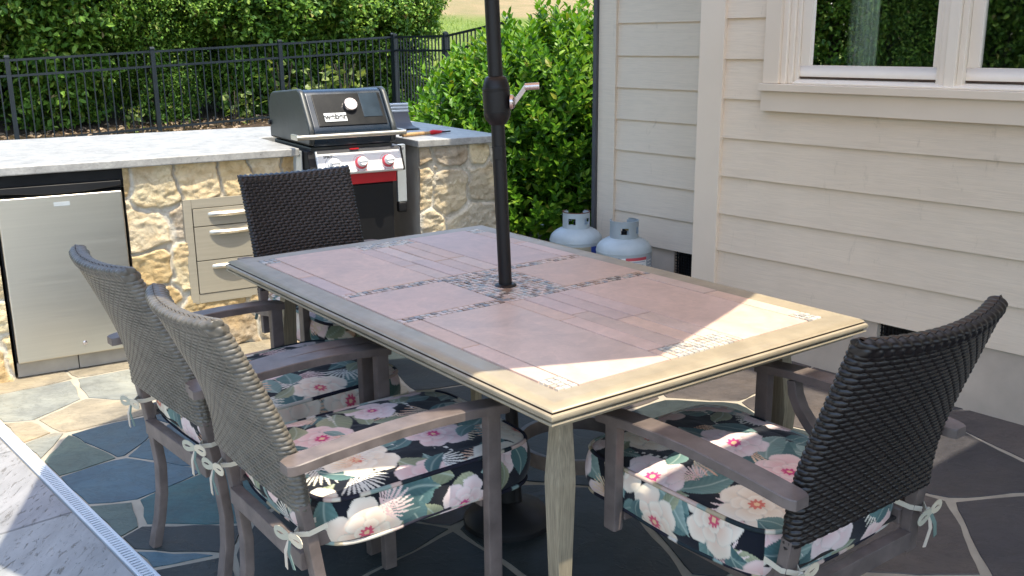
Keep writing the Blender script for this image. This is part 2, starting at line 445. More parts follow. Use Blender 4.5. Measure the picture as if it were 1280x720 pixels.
# ------------------------------------------------------------------ ground
def terrain():
    fd = np.array([math.sin(R(59.1)), math.cos(R(59.1))]); fn = np.array([-fd[1], fd[0]])
    P0 = np.array([-6.508, 13.0])
    xs = np.concatenate([np.linspace(-60, -16, 23), np.linspace(-15.5, 8, 95), np.linspace(9, 60, 26)])
    ys = np.concatenate([np.linspace(-30, 2, 17), np.linspace(2.5, 30, 111), np.linspace(31, 110, 40)])
    X, Y = np.meshgrid(xs, ys); q = (X - P0[0]) * fn[0] + (Y - P0[1]) * fn[1]; d = (X - P0[0]) * fd[0] + (Y - P0[1]) * fd[1]
    Z = -.03 + .13 * sstep(-5, -.5, q) + .03 * np.clip(d, 0, 6) * sstep(-3, 0, q)
    Z += .10 * np.clip(q - 1, 0, 60) + .02 * np.clip(q - 8, 0, 20) + (fbm(X * .4, Y * .4, 3) - .5) * .12 * sstep(-4, 2, q)
    V = np.stack([X, Y, Z], -1).reshape(-1, 3); nx = len(xs); ny = len(ys)
    i = (np.arange(ny - 1)[:, None] * nx + np.arange(nx - 1)[None]).ravel()
    F = np.stack([i, i + 1, i + nx + 1, i + nx], 1)
    n = fbm(X * .5, Y * .5, 9); nb = fbm(X * .22 + 3, Y * .22, 21)
    grass = np.array([.16, .21, .05]); mulch = np.array([.075, .055, .04]); dry = np.array([.30, .22, .14])
    k = sstep(2.2, 3.6, q + (n - .5) * 2)[..., None]
    c = mulch * (1 - k) + grass * (1 + (n[..., None] - .5) * .5) * k
    b = (sstep(.62, .72, nb) * sstep(12, 16, q) * .5)[..., None]
    b = np.maximum(b, (sstep(20.5, 22.5, q + (n - .5) * 5 + d * .22) * (1 - sstep(30, 36, q)))[..., None] * .85)
    c = c * (1 - b) + dry * b
    o = np_mesh('terrain', V, F, M['ground'], None, True, c.reshape(-1, 3)); o['kind'] = 'structure'
terrain()

def clip_poly(poly, a, b, c):
    out = []
    for i in range(len(poly)):
        p, q = poly[i], poly[(i + 1) % len(poly)]
        dp = a * p[0] + b * p[1] - c; dq = a * q[0] + b * q[1] - c
        if dp <= 0: out.append(p)
        if (dp < 0 < dq) or (dq < 0 < dp):
            t = dp / (dp - dq); out.append((p[0] + (q[0] - p[0]) * t, p[1] + (q[1] - p[1]) * t))
    return out

DR0 = Vector((-1.985, 3.507)); DRD = Vector((.6639, -.7478)); DRN = Vector((-.7478, -.6639))   # drain line, pool side normal
def patio():
    # mortar bed, one sheet under the stones
    bound = [(-9, 11.0), (3.2, 11.0), (3.2, -3), (-9, -3)]
    bound = clip_poly(bound, DRN.x, DRN.y, DRN.dot(DR0) + .0)     # only the house side of the drain
    o = mesh_obj('ground', [(x, y, 0) for x, y in bound], [tuple(range(len(bound)))], M['mortar']); o['kind'] = 'structure'
    seeds = [  # (x, y, colour index)
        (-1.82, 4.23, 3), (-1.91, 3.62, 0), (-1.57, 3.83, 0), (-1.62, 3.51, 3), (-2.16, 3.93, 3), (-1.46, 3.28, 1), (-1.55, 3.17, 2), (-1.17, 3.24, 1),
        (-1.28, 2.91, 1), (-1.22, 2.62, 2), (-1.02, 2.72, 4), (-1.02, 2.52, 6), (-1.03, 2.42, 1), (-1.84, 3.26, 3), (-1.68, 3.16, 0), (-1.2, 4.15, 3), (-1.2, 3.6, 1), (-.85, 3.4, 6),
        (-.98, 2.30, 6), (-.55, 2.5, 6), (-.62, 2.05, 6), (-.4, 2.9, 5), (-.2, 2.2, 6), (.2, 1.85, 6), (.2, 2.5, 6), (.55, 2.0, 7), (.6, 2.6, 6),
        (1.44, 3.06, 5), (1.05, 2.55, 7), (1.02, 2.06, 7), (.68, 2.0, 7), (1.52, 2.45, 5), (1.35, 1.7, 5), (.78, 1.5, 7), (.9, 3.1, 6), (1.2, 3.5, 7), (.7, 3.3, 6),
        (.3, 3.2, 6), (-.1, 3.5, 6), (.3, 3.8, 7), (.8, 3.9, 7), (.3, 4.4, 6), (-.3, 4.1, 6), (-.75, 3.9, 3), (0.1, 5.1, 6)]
    r = random.Random(5)
    for k in range(4000):
        x, y = r.uniform(-6, 3), r.uniform(-2.5, 10.5)
        if -2.4 < x < 1.75 and 1.5 < y < 4.8: continue
        if all((x - a) ** 2 + (y - b) ** 2 > .44 ** 2 for a, b, _ in seeds): seeds.append((x, y, None))
    pal = [(.23, .24, .215), (.062, .115, .145), (.095, .135, .115), (.29, .25, .18), (.04, .105, .11), (.058, .053, .055), (.026, .036, .038), (.095, .080, .073)]  # near-black tone paints in under-table shade; blues also carry a shade tint
    mb = MB()
    for i, (x, y, ci) in enumerate(seeds):
        if DRN.dot(Vector((x, y)) - DR0) > .5: continue
        poly = [(x - 1.2, y - 1.2), (x + 1.2, y - 1.2), (x + 1.2, y + 1.2), (x - 1.2, y + 1.2)]
        for j, (x2, y2, _) in enumerate(seeds):
            if j == i or (x2 - x) ** 2 + (y2 - y) ** 2 > 5: continue
            dx, dy = x2 - x, y2 - y; ln = math.hypot(dx, dy); dx /= ln; dy /= ln
            g = .0075 + .004 * math.sin(i * j)
            poly = clip_poly(poly, dx, dy, dx * (x + x2) / 2 + dy * (y + y2) / 2 - g)
            if len(poly) < 3: break
        if len(poly) < 3: continue
        poly = clip_poly(poly, DRN.x, DRN.y, DRN.dot(DR0) - .005)
        if len(poly) < 3: continue
        pts = []; m = len(poly)
        for a in range(m):     # chipped, slightly wandering edges
            p, q = Vector(poly[a]), Vector(poly[(a + 1) % m]); ln = (q - p).length
            if ln < .02: continue
            n = max(1, int(ln / .05)); nrm = Vector((q - p).yx) * Vector((1, -1)) / ln if False else Vector(((q - p).y, -(q - p).x)) / ln
            for b in range(n):
                f = b / n; wv = 0 if b == 0 else (math.sin(f * 9 + i * 2.1) * .004 + r.uniform(-.0025, .0025))
                c = p.lerp(q, f) + nrm * wv
                if b == 0: c = c.lerp(Vector((x, y)), .02)
                pts.append((c.x, c.y))
        if len(pts) < 3: continue
        base = pal[ci if ci is not None else r.choice([0, 1, 1, 2, 3, 5, 6, 7])]
        j_ = r.uniform(.9, 1.1); mb.cur = tuple(q * j_ for q in base)
        n = len(pts); cx = sum(p[0] for p in pts) / n; cy = sum(p[1] for p in pts) / n
        top = .0032 + r.uniform(0, .0008)
        v = [(p[0], p[1], .0005) for p in pts] + [(p[0] + (cx - p[0]) * .006, p[1] + (cy - p[1]) * .006, top) for p in pts]
        mb.add(v, [tuple(range(n, 2 * n))] + [(a, (a + 1) % n, n + (a + 1) % n, n + a) for a in range(n)])
    o = mb.build('patio', M['flag'], None, col=True); o['kind'] = 'structure'
patio()

def pool_deck():
    mb = MB(); r = random.Random(3)
    def P(a, b, z):       # a along the drain towards the camera, b away from it
        q = DR0 + DRD * a + DRN * b; return (q.x, q.y, z)
    g = .0035; b = .046; row = 0
    widths = [.31, .41, .41, .41] + [.61] * 9
    for wd in widths:
        a = -3.2 + (row * .23) % .5
        if row == 0: a = -3.31
        while a < 6.5:
            ln = .62 if row == 0 else r.choice([.41, .61, .61, .82])
            j = r.uniform(.9, 1.07); mb.cur = (j, j * r.uniform(.985, 1.01), j * r.uniform(.96, 1.02))
            x0, x1, y0, y1, z = a + g, a + ln - g, b + g, b + wd - g, .004 + r.uniform(0, .001)
            e = .003
            v = [P(x0, y0, -.004), P(x1, y0, -.004), P(x1, y1, -.004), P(x0, y1, -.004), P(x0 + e, y0 + e, z), P(x1 - e, y0 + e, z), P(x1 - e, y1 - e, z), P(x0 + e, y1 - e, z)]
            mb.add(v, [(4, 5, 6, 7), (0, 1, 5, 4), (1, 2, 6, 5), (2, 3, 7, 6), (3, 0, 4, 7)])
            a += ln
        b += wd; row += 1
    o = mb.build('pool_deck', M['trav'], None, col=True); o['kind'] = 'structure'
    bed = [P(-3.4, .045, -.006), P(6.6, .045, -.006), P(6.6, 7, -.006), P(-3.4, 7, -.006)]
    o = mesh_obj('deck_bed', bed, [(0, 1, 2, 3)], M['mortar']); o['kind'] = 'structure'
pool_deck()

def drain():
    yaw = math.degrees(math.atan2(DRD.x, DRD.y))
    t = thing('drain_grate', 'narrow pale slotted drain strip between flagstones and pool tiles', 'drain', (DR0.x, DR0.y, 0), yaw)
    # local y along the drain, local x towards the house side (left of travel is pool)
    mb = MB(); mb.box(.0, .009, -1.0, 3.6, -.01, .0075); mb.box(.036, .045, -1.0, 3.6, -.01, .0075)
    mb.build('edge_rail', M['drain'], t, .001, seg=1)
    mb = MB(); y = -1.0
    while y < 3.6:
        mb.box(.009, .036, y, y + .0085, -.004, .0066); y += .0155
    mb.build('slot_bars', M['drain'], t)
    mb = MB(); mb.box(.0005, .0445, -1, 3.6, -.03, -.012); mb.build('channel', M['darkgap'], t)
drain()

# ------------------------------------------------------------------ table
def table():
    t = thing('patio_table', 'large rectangular dining table with pinkish slate tile top and mosaic bands', 'table', TC, TY)
    HW, HL = .488, .807
    # rim: moulding swept round the rectangle; section = (inset from outer edge, z)
    def sweep(prof, name, mat, smooth=True):
        v = []; n = len(prof)
        for (sx, sy) in ((-1, -1), (1, -1), (1, 1), (-1, 1)):
            for ins, z in prof: v.append((sx * (HW - ins), sy * (HL - ins), z))
        f = []
        for c in range(4):
            d = (c + 1) % 4
            for i in range(n - 1): f.append((c * n + i, d * n + i, d * n + i + 1, c * n + i + 1))
        m = MB(); m.add(v, f); return m.build(name, mat, t, 0.0, True)
    sweep([(.072, .700), (.072, .7185), (.068, .7205), (.032, .7205), (.026, .7215), (.012, .7195), (.005, .716), (.002, .7125)], 'top_rail', M['rim'])
    sweep([(.0025, .7126), (.0085, .7120), (.0085, .7092), (.0015, .7090)], 'rail_groove', M['groove'])
    sweep([(.0015, .7091), (-.003, .7065), (-.0045, .702), (-.003, .697), (.002, .6945), (.004, .6925), (-.001, .6915), (-.002, .688), (.002, .6855), (.02, .685), (.02, .672)], 'edge_moulding', M['rim'])
    mb = MB(); mb.box(-.415, .415, -.735, .735, .66, .699); mb.build('under_frame', M['tleg'], t)
    # grout bed
    mb = MB(); mb.box(-.417, .417, -.736, .736, .7, .7165); mb.build('grout_bed', M['grout'], t)
    r = random.Random(11)
    tl = MB()
    def tile(x0, x1, y0, y1, g=.0014):
        j = r.uniform(.92, 1.08); b = r.choice([(.60, .435, .355), (.61, .46, .375), (.58, .435, .38), (.62, .44, .34)])
        tl.cur = tuple(q * j for q in b)
        z = .7215 + r.uniform(-.0006, .0006); e = .0022; zz = .7166
        x0 += g; x1 -= g; y0 += g; y1 -= g
        tl.add([(x0, y0, zz), (x1, y0, zz), (x1, y1, zz), (x0, y1, zz), (x0 + e * .3, y0 + e * .3, z - .001), (x1 - e * .3, y0 + e * .3, z - .001), (x1 - e * .3, y1 - e * .3, z - .001), (x0 + e * .3, y1 - e * .3, z - .001),
                (x0 + e, y0 + e, z), (x1 - e, y0 + e, z), (x1 - e, y1 - e, z), (x0 + e, y1 - e, z)],
               [(8, 9, 10, 11)] + [(a, (a + 1) % 4, 4 + (a + 1) % 4, 4 + a) for a in range(4)] + [(4 + a, 4 + (a + 1) % 4, 8 + (a + 1) % 4, 8 + a) for a in range(4)])
    cols = [(.60, .44, .34), (.30, .19, .13), (.50, .42, .34), (.27, .26, .26), (.38, .36, .33), (.60, .44, .36), (.20, .15, .12), (.62, .48, .40), (.42, .27, .18), (.60, .45, .37)]
    pale = [(.58, .53, .45), (.46, .46, .43), (.62, .57, .49), (.52, .49, .43), (.38, .36, .33), (.60, .53, .43), (.50, .40, .32)]  # sunlight on end and corner patches put into these paler chips
    def mos(x0, x1, y0, y1, c=.0165, cols=cols):
        mo = MB()
        nx = max(1, round((x1 - x0) / c)); ny = max(1, round((y1 - y0) / c)); dx = (x1 - x0) / nx; dy = (y1 - y0) / ny
        for i in range(nx):
            for k in range(ny):
                mo.cur = r.choice(cols); j = r.uniform(.85, 1.15); mo.cur = tuple(q * j for q in mo.cur)
                a0, a1, b0, b1 = x0 + i * dx + .0012, x0 + (i + 1) * dx - .0012, y0 + k * dy + .0012, y0 + (k + 1) * dy - .0012
                z = .7212 + r.uniform(-.0008, .0008)
                mo.add([(a0, b0, .7166), (a1, b0, .7166), (a1, b1, .7166), (a0, b1, .7166), (a0 + .001, b0 + .001, z), (a1 - .001, b0 + .001, z), (a1 - .001, b1 - .001, z), (a0 + .001, b1 - .001, z)],
                       [(4, 5, 6, 7)] + [(q, (q + 1) % 4, 4 + (q + 1) % 4, 4 + q) for q in range(4)])
        mo.build('mosaic_inlay', M['mosaic'], t, col=True)
    # x = across (t), y = along (s)
    A0, A1, B0, B1 = .150, .186, -.146, -.110
    XE, YE = .415, .735; XB = .362
    mos(-XE, -.105, A0, A1); mos(.125, XE, A0, A1); mos(-XE, -.105, B0, B1); mos(.125, XE, B0, B1)
    mos(-.105, .125, B0, A1)
    for sy in (-1, 1):
        y0, y1 = (-YE, -.665) if sy < 0 else (.665, YE)
        mos(-.08, .112, y0, y1, cols=pale)
        for sx in (-1, 1):
            x0, x1 = (-XE, -XB) if sx < 0 else (XB, XE)
            yy = (-YE, -.672) if sy < 0 else (.672, YE)
            mos(x0, x1, *yy, cols=pale)
    for (y0, y1) in ((-.665, B0), (A1, .665)):
        xs = [-.105, -.05, .008, .066, .125]
        for a, b in zip(xs[:-1], xs[1:]):
            cut = y0 + (y1 - y0) * r.uniform(.35, .65)
            tile(a, b, y0, cut); tile(a, b, cut, y1)
    for (y0, y1) in ((-YE, B0), (A1, YE)):
        m_ = (y0 + y1) / 2
        for (x0, x1) in ((-XB, -.105), (.125, XB)):
            tile(x0, x1, y0, y1)
    for x0, x1 in ((-.105, -.08), (.112, .125)):
        for y0, y1 in ((-YE, -.665), (.665, YE)): tile(x0, x1, y0, y1)
    for x0, x1 in ((-XE, -.105), (.125, XE)):
        tile(x0, x1, B1, A0)
    for x0, x1 in ((-XE, -XB), (XB, XE)):
        for y0, y1 in ((-.672, -.40), (-.40, B0), (A1, .44), (.44, .672)): tile(x0, x1, y0, y1)
    tl.build('slate_tiles', M['tiles'], t, col=True)
    # legs
    for sx in (-1, 1):
        for sy in (-1, 1):
            cx, cy = sx * .352, sy * .668; lv = [(.684, .0, .0175), (.62, .0, .0175), (.50, .008, .0235), (.488, .009, .0235), (.30, .004, .019), (.10, -.003, .0145), (.0, -.005, .0135)]
            v = []; f = []
            for z, o, h in lv:
                for ax, ay in ((-1, -1), (1, -1), (1, 1), (-1, 1)):
                    v.append((cx + sx * o + ax * h, cy + sy * o + ay * h, z))
            for i in range(len(lv) - 1):
                for q in range(4): f.append((i * 4 + q, i * 4 + (q + 1) % 4, i * 4 + 4 + (q + 1) % 4, i * 4 + 4 + q))
            f += [(0, 1, 2, 3), tuple(range(len(v) - 4, len(v)))]
            m = MB(); m.add(v, f); m.build('leg', M['tleg'], t, .003, angle=50)
    # bent wood hoop that steadies the umbrella; darker finish paints in its deep shade
    m = MB(); pts = [(.225 + .17 * math.cos(a), -.04 + .17 * math.sin(a), .205) for a in [2 * math.pi * i / 40 for i in range(40)]]
    m.tube(pts, 1, sect=[(-.008, -.022), (.008, -.022), (.008, .022), (-.008, .022)], closed=True)
    m.build('ring_stretcher', M['frame'], t, .003)
    return t
table()

# ------------------------------------------------------------------ umbrella
def umbrella():
    base = Vector((-.018, 2.624, 0)); lean = Vector((-.036, .004, 0))
    t = thing('patio_umbrella', 'tilted black umbrella pole with crank standing through the tiled table', 'umbrella', base, 0)
    def at(z): return Vector((lean.x * (z - .72), lean.y * (z - .72), z))
    m = MB(); m.tube([at(.05), at(1.19)], .0185, 20); m.build('lower_pole', M['bronze'], t, smooth=True)
    m = MB(); m.tube([at(1.26), at(2.52)], .0195, 20); m.build('upper_pole', M['bronze'], t, smooth=True)
    m = MB(); m.tube([at(z) for z in (.7195, .722, .725, .7265)], [.031, .031, .027, .021], 24); m.build('table_collar', M['bronze'], t, smooth=True)
    pr = [(1.162, .0215), (1.168, .026), (1.176, .0315), (1.186, .0352), (1.194, .0362), (1.1945, .0352), (1.197, .0352), (1.1975, .0362), (1.248, .0368), (1.2485, .0358), (1.251, .0358), (1.2515, .0368), (1.257, .0372), (1.2575, .0362), (1.265, .035), (1.276, .0315), (1.284, .028), (1.288, .022)]
    m = MB(); m.tube([at(z) for z, _ in pr], [r_ for _, r_ in pr], 28); cb = m.build('crank_housing', M['bronze'], t, smooth=True)
    m = MB(); c = at(1.222)
    m.lathe([(.019, 0), (.019, .008), (.014, .014), (.0001, .016)], 18, (c.x + .034, c.y - .02, c.z), 'x'); 
    m.tube([(c.x + .045, c.y - .02, c.z - .004), (c.x + .066, c.y - .024, c.z + .024), (c.x + .078, c.y - .026, c.z + .041)], 1, sect=[(-.006, -.0055), (.006, -.0055), (.006, .0055), (-.006, .0055)], up=(0, 1, 0))
    m.tube([(c.x + .074, c.y - .026, c.z + .039), (c.x + .112, c.y - .028, c.z + .041)], .0092, 14)
    m.build('crank_handle', M['chrome'], t, .0015)
    m = MB(); c = at(1.085); m.box(c.x - .012, c.x + .008, c.y - .0215, c.y - .016, 1.072, 1.105); m.tube([at(1.100), at(1.1045)], .0196, 20); m.build('height_clip', M['black'], t, .001)
    # canopy, open above the frame of the picture
    CZ = 2.10; RR = 1.14; top = at(2.50); ctr = Vector((0.0, 0.0, CZ))
    vs = [top]; f = []; NSEG = 6
    corners = [Vector((RR * math.cos(R(-54.8 + 45 * i)), RR * math.sin(R(-54.8 + 45 * i)), CZ)) for i in range(8)]
    m = MB()
    for i in range(8):
        a, b = corners[i], corners[(i + 1) % 8]; rows = []
        for k in range(NSEG + 1):
            s_ = k / NSEG; sag = -.05 * math.sin(math.pi * s_)
            row = []
            for q in range(5):
                e = a.lerp(b, q / 4); p = top.lerp(e, s_); mid = 1 - abs(q / 4 - .5) * 2
                p = p + Vector((0, 0, .05 * math.sin(math.pi * s_) - .02 * mid * s_)); row.append(p)
            rows.append(row)
        v = [p for r_ in rows for p in r_]; ff = [(k * 5 + q, k * 5 + q + 1, k * 5 + 6 + q, k * 5 + 5 + q) for k in range(NSEG) for q in range(4)]
        m.add(v, ff)
    m.build('canopy', M['canopy'], t, smooth=True)
    for i in range(8):
        m = MB(); p0 = top - Vector((0, 0, .03)); p1 = corners[i]
        m.tube([p0.lerp(p1, s_) + Vector((0, 0, .05 * math.sin(math.pi * s_) - .012)) for s_ in (0, .25, .5, .75, .99)], .007, 6)
        h = at(1.98); q = p0.lerp(p1, .5) + Vector((0, 0, .036)); m.tube([h, q], .006, 6)
        m.build('rib', M['bronze'], t, smooth=True)
    m = MB(); m.tube([at(1.95), at(2.01)], .03, 16); m.build('runner', M['bronze'], t, smooth=True)
    m = MB(); m.tube([at(2.48), at(2.53), at(2.58)], [.03, .02, .004], 16); m.build('finial', M['bronze'], t, smooth=True)
    m = MB(); m.lathe([(.13, 0), (.13, .02), (.11, .045), (.06, .06), (.03, .075), (.03, .2)], 32); m.build('base', M['black'], t, smooth=True)
umbrella()

# ------------------------------------------------------------------ chairs
def wicker_back(wide):
    """woven slab: rows of strand going over and under upright canes"""
    NU, NV = 400, 340
    z0, z1 = .486, (.908 if wide else .896)
    u = np.linspace(0, 1, NU, endpoint=False); v = np.linspace(0, 1, NV)
    hw = .224; th = .0185; rc = th
    # loop: front (x from -hw to hw), right end, back, left end
    Lf = 2 * (hw - rc); Le = math.pi * rc; per = 2 * Lf + 2 * Le
    s = u * per
    X = np.zeros(NU); T = np.zeros(NU); NX = np.zeros(NU); NTt = np.zeros(NU)
    for i, q in enumerate(s):
        if q < Lf: X[i] = -hw + rc + q; T[i] = th; NX[i] = 0; NTt[i] = 1
        elif q < Lf + Le: a = (q - Lf) / rc; X[i] = hw - rc + rc * math.sin(a); T[i] = rc * math.cos(a); NX[i] = math.sin(a); NTt[i] = math.cos(a)
        elif q < 2 * Lf + Le: X[i] = hw - rc - (q - Lf - Le); T[i] = -th; NTt[i] = -1
        else: a = (q - 2 * Lf - Le) / rc; X[i] = -hw + rc - rc * math.sin(a); T[i] = -rc * math.cos(a); NX[i] = -math.sin(a); NTt[i] = -math.cos(a)
    zz = z0 + (z1 - z0) * v
    # end rounding of the slab thickness
    e = np.minimum(zz - z0, z1 - zz); k = np.clip(e / .014, 0, 1); tk = np.clip(1 - (1 - k) ** 3, 0, 1) ** .5 * .97 + .03
    Z, S = np.meshgrid(zz, s, indexing='ij')
    row = Z / (.0112 if wide else .0094); ri = np.floor(row); ph = row - ri
    cane = S / (per / round(per / .0150))
    fr = np.abs(((cane + (ri % 2)) / 2) % 1 - .5) * 2 * .0150
    dip = np.exp(-(fr / .0034) ** 2)
    ribbon = np.clip(1 - (2 * ph - 1) ** 2, 0, 1) ** .40
    dot = np.exp(-((fr - .00625) / .0022) ** 2) * np.exp(-((ph - .5) / .5) ** 8)
    d = (.0030 - .0034 * dip) * ribbon - .0014 - .0030 * (1 - ribbon)
    d = d * (1.0 if wide else .78)
    rim = sstep(.030, .024, z1 - Z) + 0 * S
    bc = np.cos(np.pi * (S / .011 + np.floor(Z / .014))); bp = (Z / .014) % 1
    d = d * (1 - rim) + rim * ((.002 * bc + .0022) * np.sqrt(np.clip(1 - (2 * bp - 1) ** 2, 0, 1)) - .0005)
    XX = X[None] + NX[None] * d; TT = (T[None] + NTt[None] * d) * tk[:, None]
    capd = (1 - tk[:, None]) * (.0022 * bc + .0006)
    q = (Z - z0) / (z1 - z0)
    wid = (1.0 - .0 * q) if wide else (1.0 - .21 * q ** 1.3)
    XX = XX * wid
    xn = np.clip(XX / hw, -1.1, 1.1)
    sag = .014 + (.026 if wide else .036) * q ** 1.2
    ycl = -.445 - .03 * q - .085 * q ** 2.0 + .004 * np.sin(q * 7)      # lean and roll backwards
    Y = ycl - sag * (1 - xn ** 2) + TT + .012
    slope = np.arctan(.03 + .17 * q)
    Zf = Z + TT * np.sin(slope) * .9 - .010 * (1 - np.clip(np.abs(xn), 0, 1) ** 2) * q - .012 * (1 - q) * (1 - np.abs(xn) ** 2) * -1
    Zf = Zf + capd * (Z > .7) 
    V = np.stack([XX, Y, Zf], -1).reshape(-1, 3)
    iv, iu = np.meshgrid(np.arange(NV - 1), np.arange(NU), indexing='ij'); iu2 = (iu + 1) % NU
    F = np.stack([iv * NU + iu, (iv + 1) * NU + iu, (iv + 1) * NU + iu2, iv * NU + iu2], -1).reshape(-1, 4)
    return V, F

ARM_SECT = [(-.027, -.0105), (.027, -.0105), (.027, .0075), (.025, .0096), (-.025, .0096), (-.027, .0075)]
FR = [(-.019, -.019), (.019, -.019), (.019, .019), (-.019, .019)]
def build_chair(name, label, loc, yaw, legged):
    t = thing(name, label, 'chair', loc, yaw, 'wicker armchairs around the tiled table')
    if legged not in CACHE:
        V, F = wicker_back(not legged)
        o = np_mesh('backrest', V, F, M['wicker_sheen' if legged else 'wicker'], t); CACHE[legged] = o.data
    else:
        o = link(bpy.data.objects.new('backrest', CACHE[legged]), t)
    fm = M['frame']
    # seat frame
    for sx in (-1, 1):
        m = MB(); m.tube([(sx * .203, -.0, .410), (sx * .192, -.41, .410)], 1, sect=[(-.010, -.016), (.010, -.016), (.010, .016), (-.010, .016)]); m.build('side_rail', fm, t, .004)
    m = MB(); m.box(-.226, .226, -.018, .012, .372, .404); m.build('front_rail', fm, t, .004)
    m = MB(); m.box(-.191, .191, -.436, -.408, .346, .386); m.build('rear_rail', fm, t, .004)
    m = MB(); m.box(-.20, .20, -.404, -.018, .404, .411); m.build('seat', M['sling'], t, .002)
    for sx in (-1, 1):
        x = sx * .243
        if legged:
            m = MB(); m.tube([(x, 0, z) for z in (.609, .38, .0)], 1, sect=[(-.0125, -.018), (.0125, -.018), (.0125, .018), (-.0125, .018)], up=(0, 1, 0)); m.build('leg', fm, t, .005, angle=50)
            x = sx * .206; pth = [(x, -.434, .505), (x, -.420, .42), (x, -.408, .33), (x, -.400, .24), (x, -.404, .16), (x, -.418, .08), (x, -.440, 0.0)]
            m = MB(); m.tube(pth, 1, sect=[(-.0125, -.018), (.0125, -.018), (.0125, .018), (-.0125, .018)], up=(1, 0, 0)); m.build('leg', fm, t, .005, angle=50)
        else:
            m = MB(); m.tube([(x, 0, z) for z in (.609, .352)], 1, sect=[(-.0125, -.018), (.0125, -.018), (.0125, .018), (-.0125, .018)], up=(0, 1, 0)); m.build('arm_post', fm, t, .005, angle=50)
            x = sx * .206; pth = [(x, -.434, .505), (x, -.422, .42), (x, -.418, .335)]
            m = MB(); m.tube(pth, 1, sect=[(-.0125, -.018), (.0125, -.018), (.0125, .018), (-.0125, .018)], up=(1, 0, 0)); m.build('back_post', fm, t, .005, angle=50)
        # arm with clipped corners
        ys = [.030, .024, .012, -.02, -.08, -.16, -.24, -.32, -.40, -.462, -.476, -.484]
        zs = [.6125, .6135, .615, .619, .6235, .626, .625, .621, .615, .609, .6075, .6065]
        sc_ = [.62, .86, 1, 1, 1, 1, 1, 1, 1, 1, .86, .62]
        m = MB(); v = []; f = []
        for y, z, k in zip(ys, zs, sc_):
            for a, b in ARM_SECT: v.append((sx * .254 + a * k, y, z + b))
        n = len(ARM_SECT)
        for i in range(len(ys) - 1):
            for q in range(n): f.append((i * n + q, i * n + (q + 1) % n, (i + 1) * n + (q + 1) % n, (i + 1) * n + q))
        f += [tuple(range(n))[::-1], tuple((len(ys) - 1) * n + q for q in range(n))]
        m.add(v, f); a_ = m.build('armrest', fm, t); a_.data.polygons.foreach_set('use_smooth', [True] * len(a_.data.polygons)); a_.data.set_sharp_from_angle(angle=R(24))
        if legged or sx < 0: continue
        x = sx * .243; m = MB(); pth = [(x, -.085 - .315 * (1 - math.cos(a)), .610 - .175 * math.sin(a)) for a in [i * math.pi / 2 / 8 for i in range(9)]]
        m.tube(pth, 1, sect=[(-.012, -.015), (.012, -.015), (.012, .015), (-.012, .015)], up=(1, 0, 0)); m.build('arm_bracket', fm, t, .003, angle=50)
    if not legged:
        m = MB(); m.lathe([(.028, .10), (.028, .25), (.04, .26), (.04, .33)], 20, (0, -.21, 0)); m.box(-.15, .15, -.33, -.09, .325, .341); m.build('swivel_post', fm, t, .003)
        m = MB()
        m.tube([(.27 * math.cos(a), -.21 + .27 * math.sin(a), .014) for a in [2 * math.pi * i / 36 for i in range(36)]], .014, 8, closed=True)
        for k in range(4):
            a = math.pi / 4 + k * math.pi / 2
            m.tube([(.02 * math.cos(a), -.21 + .02 * math.sin(a), .11), (.14 * math.cos(a), -.21 + .14 * math.sin(a), .08), (.27 * math.cos(a), -.21 + .27 * math.sin(a), .018)], .014, 8)
        m.build('swivel_base', fm, t, smooth=True)
    return t
CACHE = {}

